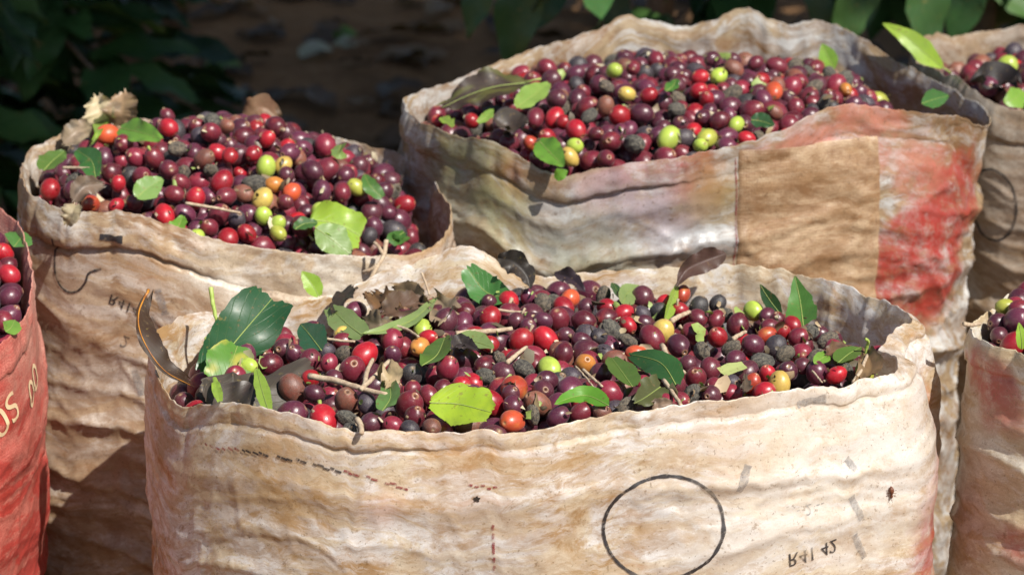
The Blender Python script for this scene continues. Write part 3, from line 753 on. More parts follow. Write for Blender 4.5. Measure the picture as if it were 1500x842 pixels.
HRR = make_heap('RR', .65, SRR, parse_seeds('1450 466 15P 1480 466 18P 1473 450 12G 1495 452 15M'), .006, 7, top=dome(SRR, .652, .664, 0, 0, (0, .002)))
HBRR = make_heap('BRR', .70, SBRR, parse_seeds('1475 97 19G 1448 122 15P'), .008, 8, top=dome(SBRR, .695, .703, 0, 0, (.004, 0)))
HEAPS = [HF, HBL, HBR, HRL, HRR, HBRR]

# which cherries show largest from here (coarse depth buffer), so those are single objects
ZW, ZH = 750, 421
zb = np.full((ZH, ZW), 9.0); ib = np.full((ZH, ZW), -1, int)
for S in SACKS.values():
    x, y, z = proj(S.G.reshape(-1, 3)); x = (x/2).astype(int); y = (y/2).astype(int)
    for ax in (-1, 0, 1):
        for ay in (-1, 0, 1):
            xx, yy = x+ax, y+ay; ok = (xx >= 0) & (xx < ZW) & (yy >= 0) & (yy < ZH)
            np.minimum.at(zb, (yy[ok], xx[ok]), z[ok])
allc = [(h, k) for h in HEAPS for k in range(len(h.rad))]
for n_, (h, k) in enumerate(allc):
    x, y, z = proj(h.pos[k]); r = h.rad[k]*FPX/z/2; x, y = x/2, y/2
    x0, x1, y0, y1 = int(max(0, x-r)), int(min(ZW-1, x+r+1)), int(max(0, y-r)), int(min(ZH-1, y+r+1))
    if x1 <= x0 or y1 <= y0: continue
    Y_, X_ = np.mgrid[y0:y1, x0:x1]; q = 1-((X_-x)**2+(Y_-y)**2)/r**2
    zz = z-h.rad[k]*np.sqrt(np.clip(q, 0, 1)); m_ = (q > 0) & (zz < zb[y0:y1, x0:x1])
    zb[y0:y1, x0:x1][m_] = zz[m_]; ib[y0:y1, x0:x1][m_] = n_
vis = np.bincount(ib[ib >= 0], minlength=len(allc))
single = set(np.argsort(-vis)[:300].tolist())
SINGLES = []
STALK = []
for k in range(3):
    tv, tf = tube(np.array([[0, 0, -.9], [.05*k, .06, -1.15], [.2-.15*k, .1*k, -1.5-.12*k]]), [.13, .10, .16], 7)
    so = mesh_obj('stalk', tv, tf, MAT_GREENSTALK if k == 1 else MAT_TWIG); STALK.append(so.data); bpy.data.objects.remove(so)
for h in HEAPS:
    VV, FF, CC, LL = [], [], [], []; off = 0
    for n_, (hh, k) in enumerate(allc):
        if hh is not h: continue
        p = PROTO[h.kind[k]][(k*7+3) % len(PROTO[h.kind[k]])]
        if n_ in single and vis[n_] > 20:
            o = bpy.data.objects.new('coffee_cherry', proto_mesh(p)); COL.objects.link(o)
            o.location = h.pos[k]; o.rotation_mode = 'QUATERNION'; o.rotation_quaternion = h.q[k]; o.scale = [h.rad[k]]*3
            SINGLES.append((o, h, k, h.kind[k]))
            if k % 7 == 2 and h.kind[k] != 'K':
                b_ = bpy.data.objects.new('stalk', STALK[k % 3]); COL.objects.link(b_); b_.parent = o
            continue
        M3 = np.array(h.q[k].to_matrix())*h.rad[k]
        VV.append(p['v']@M3.T+h.pos[k]-h.S.loc); FF.append(p['f']+off); CC.append(p['col']); LL.append(p['loc']+k*.37); off += len(p['v'])
    nm = dict(F='heap of coffee cherries filling the near ring-printed sack', BL='domed heap of coffee cherries filling the brown stained sack',
              BR='heap of coffee cherries filling the wide patched sack', RL='dark heap of coffee cherries in the red sack',
              RR='dark coffee cherries filling the yellowed sack', BRR='coffee cherries in the crumpled brown back sack')[h.key]
    o = mesh_obj('coffee_cherries', np.vstack(VV), np.vstack(FF), MAT_CHERRY, attrs=dict(col=('FLOAT_COLOR', np.vstack(CC)), loc=('FLOAT_VECTOR', np.vstack(LL))))
    o.location = h.S.loc
    tag(o, nm, 'coffee cherries', None, 'stuff')
# ---------------------------------------------------------------- leaves, twigs and dead leaves
LAND = []
TOCAM = np.array([0, -.80, .60])
def make_leaf(label, axis, width, col, nrm=(0, -.55, .83), fold=.15, curl=0.0, wave=.06, t0=.0, t1=1.0, bend=0.0, jag=.04, name='coffee_leaf', mat=None,
              cat='leaf', group=None, rib=True, seed=None, left=1.0, right=1.0, petiole=0.0, col2=None, land=None, ns=34, na=15, ribmat=None, pw=.8):
    seed = seed if seed is not None else len(bpy.data.objects)
    A, L = catmull(np.array(axis), ns) if len(axis) > 2 else (np.linspace(0, 1, ns)[:, None]*(np.array(axis[1])-np.array(axis[0]))+np.array(axis[0]), np.linalg.norm(np.array(axis[1])-np.array(axis[0])))
    t = np.linspace(t0, t1, ns); T = np.gradient(A, axis=0); T /= np.linalg.norm(T, axis=1)[:, None]
    n0 = np.array(nrm, float); n0 /= np.linalg.norm(n0)
    Nn = n0-T*(T@n0)[:, None]; Nn /= np.linalg.norm(Nn, axis=1)[:, None]+1e-9; Sd = np.cross(T, Nn)
    A = A+Nn*(bend*L*np.sin(np.linspace(0, 1, ns)*math.pi))[:, None]
    wp = np.sin(np.pi*np.clip(t, 0, 1)**pw)**.85*(width/2)
    q = np.linspace(-1, 1, na); V = np.zeros((ns, na, 3)); UV = np.zeros((ns, na, 3))
    for j, s_ in enumerate(q):
        e = abs(s_)
        sd = left if s_ < 0 else right
        lat = wp*sd*(1+.30*vnoise(t*6+seed, np.sign(s_)*1.5, seed*.7, 3)*e+(jag+.06)*vnoise(t*24, np.sign(s_), seed*1.3, 5)*e)
        h = fold*lat*e+curl*(lat**2)/(width/2+1e-9)+wave*width*e*e*vnoise(t*5+seed*.31, np.sign(s_)*2.0, seed, 9)*1.6
        V[:, j] = A+Sd*(lat*s_)[:, None]+Nn*h[:, None]
        UV[:, j, 0] = t; UV[:, j, 1] = s_
    # uneven torn ends
    for end, tt in ((0, t0), (ns-1, t1)):
        if 0.02 < tt < .98:
            V[end] += T[end]*(jag*L*2.2*vnoise(q*3.1+seed, seed*.9, 0, 4))[:, None]
    c = np.zeros((ns, na, 4)); c[..., :3] = col; c[..., 3] = 1
    if col2 is not None:
        g = sstep(-.05, .35, fbm(UV[..., 0]*3+seed, UV[..., 1]*1.4, seed, 8, 3)+.25*(np.abs(UV[..., 1])-.5))[..., None]
        c[..., :3] = c[..., :3]*(1-g)+np.array(col2)*g
    loc = A[0]
    o = mesh_obj(name, V.reshape(-1, 3), grid_faces(ns, na, False), mat or MAT_LEAF, loc=loc, attrs=dict(col=('FLOAT_COLOR', c.reshape(-1, 4)), luv=('FLOAT_VECTOR', UV.reshape(-1, 3))))
    tag(o, label, cat, group)
    mid = V[:, na//2]
    if rib:
        rv, rf = tube(mid-loc+Nn*.0002, np.linspace(.00050, .00018, ns)*max(.6, min(1.6, width/.03))*(1.9 if ribmat is MAT_RIB_D else 1), 6)
        mesh_obj('midrib', rv, rf, ribmat or MAT_RIB, o)
    if petiole:
        d0 = -T[0]*petiole; pv, pf = tube(np.array([mid[0]+T[0]*.001, mid[0]+d0*.5+Nn[0]*.0015, mid[0]+d0+Nn[0]*.001])-loc, [.0009, .0008, .0012], 6)
        mesh_obj('leaf_stalk', pv, pf, ribmat or MAT_RIB, o)
    if land:
        x, y, _ = proj(V.reshape(-1, 3).mean(0)); LAND.append((land, float(x), float(y)))
    return o
def twig(label, pts, r, mat=None, branches=(), group=None, land=None, name='twig', cat='twig'):
    loc = np.array(pts[0])
    def tb(p_, r_):
        c_, L = catmull(np.array(p_), 16)
        c_ = c_+.0006*np.stack([vnoise(np.arange(16)*.6, k, p_[0][0]*90, 3) for k in range(3)], 1)
        rr = r_*(np.linspace(1.1, .8, 16)+.25*np.abs(vnoise(np.arange(16)*.9, 5.0, p_[0][0]*70, 8)))
        return tube(c_-loc, rr, 8)
    v, f = tb(pts, r); o = mesh_obj(name, v, f, mat or MAT_TWIG, loc=np.zeros(3)); o.location = loc
    for b in branches:
        v, f = tb(b, r*.8); mesh_obj('side_twig', v, f, mat or MAT_TWIG, o)
    tag(o, label, cat, group)
    if land:
        x, y, _ = proj(np.array(pts).mean(0)); LAND.append((land, float(x), float(y)))
    return o
def HL(h, *pp, lift=.010): return [h.hit(a, b, lift) for a, b in pp]
GF, GBL, GBR = 'leaves on the near heap', 'leaves on the brown sack heap', 'leaves on the patched sack heap'
GD = 'dead leaves among the cherries'
DG, MG, LG, PG = (.035, .105, .030), (.10, .175, .035), (.26, .38, .035), (.25, .33, .12)
DK, DB, DT = (.030, .022, .018), (.10, .055, .03), (.32, .21, .12)
# near sack
make_leaf('large glossy dark green leaf propped on the rim corner of the near sack', [P(306, 552, -.04), P(345, 500, -.005), P(398, 438, .03)], .036, (.024, .085, .034), (.30, -.60, .72), fold=.15, wave=.35, t0=.10, t1=.66, jag=.06, group=GF, land='the large dark leaf', pw=.75)
make_leaf('yellow-spotted green leaf piece tucked below the large dark leaf', [P(322, 562, -.055), P(338, 532, -.045), P(348, 506, -.03)], .030, (.11, .25, .04), (.2, -.85, .5), t0=.15, t1=.8, col2=(.45, .42, .08), group=GF)
twig('upright green leaf stalk standing beside the large dark leaf', [P(309, 421, .02), P(312, 445, .015), P(318, 472, .01)], .0014, MAT_GREENSTALK, name='leaf_stem', cat='stem')
make_leaf('round lime green leaf lying on the front lip of the near sack', HL(HF, (630, 590), (672, 592), (720, 604), lift=.018), .030, (.36, .50, .035), (.05, -.62, .78), fold=.05, wave=.08, t0=.06, t1=.88, jag=.03, col2=(.30, .42, .04), group=GF, land='the round lime leaf', pw=.95)
make_leaf('green leaf with a hooked tip against the back rim of the near sack', [P(748, 436, .085), P(712, 428, .095), P(684, 392, .105)], .023, (.07, .20, .05), (.1, -.8, .6), fold=.35, wave=.15, t0=.02, t1=.85, group=GF, land='the hooked leaf')
make_leaf('pointed green leaf standing upright near the rim flap', [P(1177, 478, .055), P(1172, 440, .075), P(1164, 403, .085)], .022, (.10, .24, .05), (-.35, -.8, .4), fold=.3, t0=.12, t1=1.0, pw=.6, group=GF, land='the upright pointed leaf')
make_leaf('narrow dark leaf leaning beside the upright pointed leaf', [P(1145, 462, .07), P(1128, 440, .075), P(1113, 416, .08)], .010, (.03, .08, .025), (-.5, -.7, .4), group=GF)
make_leaf('dark green curved leaf in the middle of the near heap', HL(HF, (990, 563), (965, 535), (922, 519), lift=.013), .022, DG, (.1, -.75, .65), fold=-.1, curl=-.3, bend=.10, group=GF, land='the dark curved leaf', pw=.9, t0=.05, t1=.95)
make_leaf('folded mid green leaf joined to the dark curved leaf', HL(HF, (926, 566), (912, 546), (896, 524), lift=.015), .018, MG, (.2, -.8, .5), fold=.3, t0=.05, t1=.9, group=GF)
make_leaf('arched bright green leaf by the front lip of the near sack', HL(HF, (892, 594), (862, 580), (838, 582), (812, 592), lift=.016), .013, (.12, .30, .03), (.0, -.6, .8), fold=.2, group=GF, land='the arched green leaf')
make_leaf('long pale green blade twisting up from the near heap', HL(HF, (530, 489), (570, 482), (608, 466), (642, 434), lift=.014), .011, PG, (-.1, -.55, .82), fold=.2, wave=.1, group=GF, land='the long pale blade')
make_leaf('pale green torn leaf lying by the dry debris', HL(HF, (532, 492), (508, 474), (484, 450), lift=.010), .019, PG, (-.2, -.5, .85), fold=.1, t0=.1, t1=.85, group=GF, land='the pale torn leaf')
make_leaf('small green leaf folded over the orange cherry', HL(HF, (618, 536), (640, 520), (652, 494), lift=.017), .019, MG, (-.3, -.7, .6), fold=.3, group=GF, t1=.9)
make_leaf('pale leaf scrap beside a shrivelled black husk', HL(HF, (662, 494), (694, 500), (724, 510), lift=.014), .016, PG, (.0, -.5, .85), fold=.15, group=GF)
make_leaf('narrow lime blade hanging over the inside of the front lip', HL(HF, (394, 604), (384, 572), (376, 540), lift=.020), .009, (.30, .44, .06), (.1, -.85, .5), fold=.1, t0=.08, t1=.9, group=GF)
make_leaf('tiny curled lime scrap on the dark dead leaf', HL(HF, (322, 588), (318, 572), (314, 552), lift=.022), .006, (.30, .44, .06), (.1, -.85, .5), wave=.4, t0=.1, t1=.9, group=GF, rib=False)
make_leaf('thin lime green sliver upright behind the red cherries', HL(HF, (974, 468), (984, 440), (994, 411), lift=.014), .009, (.30, .45, .06), (.4, -.85, .35), fold=.3, group=GF, t0=.05)
make_leaf('pale green leaf scrap at the back of the near heap', HL(HF, (912, 446), (920, 428), (938, 420), lift=.010), .013, PG, (.2, -.85, .5), fold=.3, t0=.1, t1=.95, group=GF)
make_leaf('small deep green scrap beside a grey husk at the back', HL(HF, (910, 440), (904, 426), (897, 414), lift=.010), .011, DG, (.2, -.85, .5), fold=.3, group=GF)
make_leaf('green leaf scrap caught by the rim flap', HL(HF, (1228, 531), (1244, 518), (1262, 508), lift=.012), .014, MG, (-.2, -.6, .75), fold=.2, t0=.05, group=GF)
make_leaf('torn green leaf scrap under the forked twig', HL(HF, (560, 602), (572, 582), (570, 560), lift=.014), .014, (.13, .24, .07), (-.2, -.7, .6), fold=.4, wave=.2, t0=.1, t1=.85, group=GF)
make_leaf('pale stem strip between two purple cherries', HL(HF, (1056, 546), (1072, 540), (1090, 534), lift=.010), .008, (.42, .46, .18), (0, -.6, .8), t0=.3, t1=.7, group=GF, rib=False, jag=.01)
make_leaf('teal green leaf tip behind the purple cherries', HL(HF, (470, 512), (455, 492), (440, 474), lift=.006), .020, (.04, .14, .07), (-.2, -.75, .6), fold=.2, group=GF, t0=.1)
make_leaf('olive rotted leaf pinched by the front lip', HL(HF, (968, 566), (945, 582), (930, 590), lift=.013), .018, (.07, .075, .025), (0, -.8, .5), fold=.5, wave=.3, t0=.1, t1=.9, group=GF, mat=MAT_DEAD)
make_leaf('small bright leaf tip by the red cherry at the heap end', HL(HF, (1192, 532), (1205, 524), (1214, 514), lift=.012), .009, (.18, .34, .05), (0, -.7, .7), fold=.2, group=GF)
# dead leaves of the near sack
make_leaf('golden brown dead leaf with thick orange rib hooked over the rim corner', [P(213, 432, -.02), P(203, 458, -.035), P(205, 486, -.05), P(222, 520, -.06), P(244, 545, -.06), P(275, 562, -.055)], .018, (.045, .023, .013), (.55, -.8, .25), fold=.2, wave=.25, t0=.04, t1=.9, left=1.15, right=.30, jag=.12, mat=MAT_DEAD, ribmat=MAT_RIB_D, petiole=.006, group=GD, name='dead_leaf')
make_leaf('dark shrivelled dead leaf rolled along the rim of the near sack', HL(HF, (292, 566), (350, 566), (405, 552), (455, 526), lift=.012), .034, (.060, .045, .035), (-.1, -.75, .65), fold=-.3, curl=-.9, wave=.3, bend=.05, t0=.06, t1=.93, mat=MAT_DEAD, ribmat=MAT_RIB_D, group=GD, name='dead_leaf', rib=False, land='the dark rolled leaf')
make_leaf('dark dead leaf fold under the yellow-spotted leaf', HL(HF, (300, 582), (330, 576), (372, 580), lift=.010), .030, (.05, .036, .03), (0, -.6, .8), curl=-.6, wave=.4, t0=.1, t1=.9, mat=MAT_DEAD, group=GD, name='dead_leaf', rib=False)
make_leaf('black twisted dead leaf on the back rim beside the hooked leaf', [P(730, 378, .10), P(752, 384, .095), P(770, 402, .09), P(777, 424, .085)], .017, DK, (.3, -.9, .3), fold=.6, wave=.5, mat=MAT_DEAD, group=GD, name='dead_leaf', rib=False, land='the black twisted leaf')
make_leaf('small black dead leaf tip behind the orange-red cherry', [P(812, 400, .125), P(835, 408, .115), P(858, 428, .10)], .011, (.035, .02, .028), (.2, -.9, .4), fold=.6, wave=.5, mat=MAT_DEAD, group=GD, name='dead_leaf', rib=False)
make_leaf('long dark dead leaf curl poking over the back rim', [P(1064, 371, .13), P(1030, 383, .12), P(1005, 396, .11), P(990, 420, .10)], .016, (.07, .035, .028), (.2, -.9, .4), fold=.7, wave=.5, mat=MAT_DEAD, group=GD, name='dead_leaf', rib=False, land='the dead rim curl')
for k, (pts, wd, c, lb) in enumerate([
        ([(520, 420), (505, 432), (488, 458)], .012, DK, 'black narrow dead leaf curl at the back of the debris'),
        ([(545, 428), (560, 440), (585, 450)], .018, (.16, .08, .035), 'curled brown dead leaf in the debris behind the pale torn leaf'),
        ([(560, 462), (590, 448), (622, 440)], .022, (.10, .055, .035), 'dark brown crumpled leaf under the long pale blade'),
        ([(575, 424), (600, 430), (628, 446)], .016, DT, 'beige dry leaf scrap against the rim peak'),
        ([(535, 470), (556, 476), (576, 470)], .018, (.17, .12, .08), 'grey brown leaf fragment between pale torn leaf and blade'),
        ([(640, 470), (652, 452), (640, 436)], .018, (.28, .20, .13), 'wrinkled tan husk behind the purple cherry'),
        ([(660, 512), (676, 504), (700, 512)], .011, (.035, .025, .025), 'black husk lying on the pale leaf scrap'),
        ([(1262, 556), (1275, 535), (1268, 512)], .016, (.20, .12, .06), 'brown dry leaf standing in the corner by the rim flap'),
        ([(560, 548), (572, 556), (565, 570)], .014, (.42, .30, .18), 'tan dry scrap beside the forked twig'),
        ([(1212, 520), (1225, 512), (1246, 508)], .010, (.14, .07, .04), 'small dark leaf scrap near the rim flap'),
        ([(1090, 573), (1094, 560), (1092, 548)], .007, (.10, .07, .05), 'thin dark blade stuck upright at the front lip'),
        ([(956, 600), (968, 594), (985, 590)], .010, (.20, .13, .09), 'brown flake lying at the front lip')]):
    make_leaf(lb, HL(HF, *pts, lift=.013), wd, c, (random.uniform(-.3, .3), -.75, .6), fold=.5, curl=random.uniform(-.5, .5), wave=.5, jag=.2, t0=.06, t1=.92, mat=MAT_DEAD, group=GD, name='dead_leaf', rib=False, col2=tuple(x*.5 for x in c))
GT = 'dry twigs among the cherries'
for lb, pts, r, br in [
        ('pale twig lying level on the near heap under two red cherries', [(668, 489), (690, 486), (722, 485), (750, 481)], .0017, []),
        ('thin pale twig under the topmost red cherry', [(722, 453), (745, 456), (772, 458)], .0010, []),
        ('short pale twig stub on the red cherry', [(743, 531), (756, 520), (771, 508)], .0014, []),
        ('forked grey twig across the near heap', [(452, 551), (490, 557), (530, 569), (566, 578)], .0018, [[(528, 570), (548, 552), (570, 528)], [(535, 562), (537, 546), (546, 526)]]),
        ('brown twig standing beside the dark curved leaf', [(970, 506), (980, 526), (1002, 546)], .0017, []),
        ('stubby twig beside the yellow cherry', [(984, 470), (996, 463), (1010, 457)], .0017, []),
        ('slim twig pointing down by the orange cherry', [(854, 541), (866, 552), (882, 566)], .0010, []),
        ('thin twig crossing beside the orange cherry', [(843, 536), (856, 550), (872, 570)], .0006, []),
        ('knobbly twig leaning on the front lip', [(972, 557), (982, 570), (998, 594)], .0013, []),
        ('short curved stalk at the front lip under a black husk', [(523, 614), (528, 622), (530, 634)], .0017, []),
        ('pale splinter near the rim flap', [(1190, 543), (1196, 550), (1204, 560)], .0007, []),
        ('thin twig below the long pale blade', [(574, 476), (595, 482), (613, 493)], .0010, []),
        ('pale twig beside the yellow-topped cherry', [(478, 496), (500, 499), (520, 500)], .0009, []),
        ('small broken stalk by the maroon cherry near the pointed leaf', [(1074, 496), (1084, 490), (1092, 486)], .0014, []),
        ('bent dry stalk at the heap end by the rim flap', [(1250, 560), (1262, 540), (1270, 520)], .0012, [])]:
    twig(lb, HL(HF, *pts, lift=.013), r, None, [HL(HF, *b, lift=.016) for b in br], GT)
twig('small green stalk curling up by the rim flap', [P(1268, 524, -.03), P(1270, 508, -.03), P(1272, 500, -.032), P(1268, 496, -.034)], .0011, MAT_GREENSTALK, name='leaf_stem', cat='stem')
# brown stained sack
make_leaf('big lime green leaf on the brown stained sack heap', HL(HBL, (455, 322), (492, 328), (528, 346), lift=.014), .032, (.30, .44, .05), (.45, -.70, .55), fold=.35, wave=.30, t0=.0, t1=.60, jag=.03, group=GBL, land='the big lime leaf', pw=.65)
make_leaf('duller green leaf half under the big lime leaf', HL(HBL, (462, 334), (485, 350), (512, 372), lift=.014), .024, (.20, .30, .08), (.1, -.7, .7), t1=.9, group=GBL)
make_leaf('lime leaf scrap stuck to the outside of the brown sack lip', [P(467, 434, .125), P(458, 418, .13), P(442, 397, .135)], .013, (.24, .38, .04), (.3, -.9, .2), fold=.3, t0=.05, group=GBL)
for k, (pts, wd, c, lb) in enumerate([
        ([(64, 250), (78, 235), (95, 222)], .020, MG, 'green leaf inside the rim corner of the brown sack'),
        ([(140, 260), (134, 236), (112, 220)], .018, (.06, .18, .04), 'curled green leaf standing near the rim of the brown sack'),
        ([(176, 188), (205, 194), (236, 204)], .020, (.16, .32, .05), 'bright green leaf below the red cherry at the heap top'),
        ([(200, 290), (216, 276), (238, 262)], .018, (.20, .33, .09), 'pale green leaf scrap on the brown sack heap'),
        ([(252, 342), (262, 330), (268, 316)], .013, (.16, .32, .04), 'small green leaf at the front lip of the brown sack'),
        ([(138, 205), (146, 190), (152, 172)], .011, (.26, .42, .05), 'upright lime sliver beside an orange-red cherry'),
        ([(560, 290), (542, 272), (534, 256)], .012, (.08, .18, .04), 'dark green strip lying beyond the green cherry'),
        ([(432, 336), (446, 328), (465, 326)], .010, (.05, .12, .03), 'arched dark leaf over a maroon cherry by the lime leaf'),
        ([(592, 340), (575, 352), (600, 348)], .010, (.06, .15, .03), 'shaded green scrap at the dark end of the heap'),
        ([(500, 212), (496, 225), (508, 230)], .012, (.20, .30, .08), 'pale green scrap near the back rim of the brown sack')]):
    make_leaf(lb, HL(HBL, *pts, lift=.015), wd, c, (random.uniform(-.3, .3), -.75, .6), fold=.25, wave=.15, t0=.05, t1=.95, group=GBL)
for k, (pts, wd, c, lb) in enumerate([
        ([P(160, 182, .40), P(152, 162, .40), P(143, 140, .405)], .024, (.55, .44, .28), 'beige dry leaf curled above the back rim of the brown sack'),
        ([P(178, 186, .39), P(184, 162, .395), P(180, 136, .40)], .030, (.28, .18, .10), 'crumpled brown dead leaf above the back rim of the brown sack'),
        ([P(92, 212, .34), P(112, 196, .35), P(132, 186, .36)], .018, (.26, .19, .13), 'grey brown debris leaf on the rim of the brown sack'),
        ([P(360, 178, .43), P(385, 160, .435), P(412, 176, .43)], .020, (.22, .12, .07), 'brown dead leaf poking up behind the heap top'),
        ([P(112, 300, .145), P(106, 318, .14), P(100, 330, .14)], .014, (.34, .26, .17), 'dry grey leaf scrap pinched over the brown sack lip'),
        ([P(108, 296, .19), P(125, 276, .20), P(152, 270, .205)], .016, (.15, .10, .07), 'dark curled dead leaf by the front lip of the brown sack')]):
    make_leaf(lb, pts, wd, c, (random.uniform(-.3, .3), -.85, .4), fold=.4, curl=.5, wave=.4, jag=.2, t0=.06, t1=.9, mat=MAT_DEAD, group=GD, name='dead_leaf', rib=False, col2=tuple(x*.5 for x in c))
twig('knotted dry stalk hanging over the lip between the two sacks', [P(566, 352, .165), P(562, 374, .158), P(552, 392, .15), P(541, 412, .145)], .0016, None, [[P(562, 374, .158), P(555, 362, .16), P(548, 355, .165)], [P(552, 390, .15), P(540, 396, .15), P(532, 398, .152)]], GT)
twig('straw leaning on the back rim of the near sack', [P(618, 400, .115), P(624, 416, .11), P(629, 432, .105)], .0008, None, (), GT)
for lb, pts in (('dark twig in the brown sack heap near the rim', [(92, 246), (112, 246), (132, 247)]), ('thin twig among the cherries of the brown sack', [(272, 298), (300, 302), (352, 312)])):
    twig(lb, HL(HBL, *pts, lift=.013), .0011, None, (), GT)
# wide patched sack
make_leaf('large dark brown leaf lying inside the rim of the patched sack', HL(HBR, (772, 122), (725, 132), (684, 144), (648, 158), lift=.006), .032, (.032, .017, .013), (.0, -.45, .9), fold=.15, curl=.2, wave=.3, jag=.15, t0=.04, t1=.93, mat=MAT_DEAD, ribmat=MAT_RIB, petiole=.012, group=GBR, name='dead_leaf', col2=(.08, .075, .02), land='the large brown leaf')
for k, (pts, wd, c, lb) in enumerate([
        ([(757, 158), (778, 142), (804, 122)], .019, (.24, .36, .08), 'pale green leaf beside the large brown leaf'),
        ([(790, 207), (806, 224), (826, 244)], .020, (.14, .30, .04), 'green leaf by the front lip of the patched sack'),
        ([(648, 172), (655, 178), (664, 186)], .010, (.26, .36, .06), 'lime scrap on the narrow end of the patched sack'),
        ([(1100, 176), (1115, 178), (1134, 184)], .013, (.03, .09, .03), 'dark green leaf tip by the lip of the patched sack'),
        ([(976, 134), (986, 126), (990, 116)], .010, (.08, .20, .04), 'small green scrap in the middle of the patched sack heap'),
        ([(700, 180), (712, 172), (722, 160)], .008, (.2, .32, .06), 'tiny green scrap below the large brown leaf')]):
    make_leaf(lb, HL(HBR, *pts, lift=.015), wd, c, (random.uniform(-.3, .3), -.75, .6), fold=.25, wave=.15, t0=.05, t1=.95, group=GBR)
make_leaf('small lime leaf standing against the back wall of the patched sack', [P(1222, 102, .50), P(1214, 86, .51), P(1204, 64, .52)], .015, (.22, .38, .05), (-.2, -.9, .3), fold=.2, group=GBR)
make_leaf('tiny green scrap stuck on the lip of the patched sack', [P(812, 260, .255), P(820, 256, .253), P(832, 250, .253)], .009, (.14, .30, .03), (0, -.9, .4), group=GBR, rib=False)
make_leaf('dark green leaf at the end of the patched sack mouth', [P(1350, 152, .40), P(1368, 146, .41), P(1390, 140, .42)], .015, (.05, .15, .03), (0, -.9, .4), fold=.3, group=GBR)
make_leaf('long lime leaf laid across two sack rims at the back', [P(1382, 100, .55), P(1355, 78, .545), P(1325, 52, .55), P(1292, 34, .56)], .018, (.30, .44, .05), (-.3, -.75, .6), fold=.15, group=GBR, petiole=.008)
make_leaf('black curled dead leaf in the heap of the patched sack', HL(HBR, (728, 182), (745, 176), (768, 186), lift=.014), .024, (.05, .035, .028), (0, -.7, .7), curl=-.6, fold=.3, wave=.4, t0=.08, t1=.92, mat=MAT_DEAD, group=GD, name='dead_leaf', rib=False)
# small sacks at the edges
make_leaf('round green leaf on the red sack heap', HL(HRL, (20, 362), (28, 352), (36, 340), lift=.016), .018, (.10, .25, .06), (.2, -.8, .5), group='leaves on the edge sacks')
make_leaf('lime leaf tip on the red sack heap near its lip', HL(HRL, (8, 486), (16, 480), (22, 468), lift=.014), .012, (.16, .30, .05), (.2, -.8, .5), group='leaves on the edge sacks')
make_leaf('upright lime blade on the yellowed sack heap', [P(1497, 512, -.01), P(1496, 495, -.01), P(1492, 472, -.008)], .008, (.28, .44, .05), (.2, -.9, .3), group='leaves on the edge sacks')
make_leaf('lime leaf under the green fruit on the brown back sack', HL(HBRR, (1470, 150), (1484, 146), (1500, 134), lift=.014), .018, (.20, .36, .05), (.2, -.8, .5), group='leaves on the edge sacks')
make_leaf('black dead leaf clump on the brown back sack', HL(HBRR, (1440, 124), (1462, 110), (1490, 122), lift=.016), .030, (.022, .016, .016), (0, -.8, .6), curl=-.6, fold=.3, wave=.5, mat=MAT_DEAD, group=GD, name='dead_leaf', rib=False)
twig('short stalk poking out over the yellowed sack lip', [P(1412, 474, -.005), P(1422, 476, .0), P(1436, 474, .01)], .0014, None, (), GT)
rgd = np.random.default_rng(21); VV, FF, CC, UU = [], [], [], []; off = 0
for h, nfl in ((HF, 460), (HBL, 340), (HBR, 340)):
    top_ids = np.where(h.pos[:, 2] > h.top(h.pos[:, 0], h.pos[:, 1])-.016)[0]
    for k in range(nfl):
        p0 = h.pos[rgd.choice(top_ids)]; a_ = rgd.uniform(0, 6.28); q0 = p0+np.array([math.cos(a_), math.sin(a_), 0])*rgd.uniform(.004, .009)+np.array([0, 0, rgd.uniform(.001, .006)])
        n5 = 6; rr_ = rgd.uniform(.0011, .0034) if k % 6 else rgd.uniform(.004, .0075); th_ = np.arange(n5)*2*math.pi/n5
        el = rgd.uniform(.25, .8); pl = np.column_stack([np.cos(th_)*rr_*rgd.uniform(.6, 1.2, n5), np.sin(th_)*rr_*el*rgd.uniform(.6, 1.2, n5), rgd.normal(0, rr_*.18, n5)])
        pl = np.vstack([pl, [0, 0, rr_*.25]])
        M_ = np.array(Quaternion(rgd.normal(size=4)).normalized().to_matrix())
        VV.append(pl@M_.T+q0); FF += [[off+i, off+(i+1) % n5, off+n5] for i in range(n5)]; off += n5+1
        c_ = [(.42, .30, .19), (.20, .13, .08), (.55, .46, .33), (.09, .06, .045), (.24, .32, .08)][rgd.integers(0, 5)]
        CC.append(np.tile([*c_, 1], (n5+1, 1))); UU.append(np.zeros((n5+1, 3)))
o = mesh_obj('dry_flakes', np.vstack(VV), FF, MAT_DEAD, attrs=dict(col=('FLOAT_COLOR', np.vstack(CC)), luv=('FLOAT_VECTOR', np.vstack(UU))))
tag(o, 'dry husk flakes and leaf crumbs lying between the cherries', 'debris', None, 'stuff')
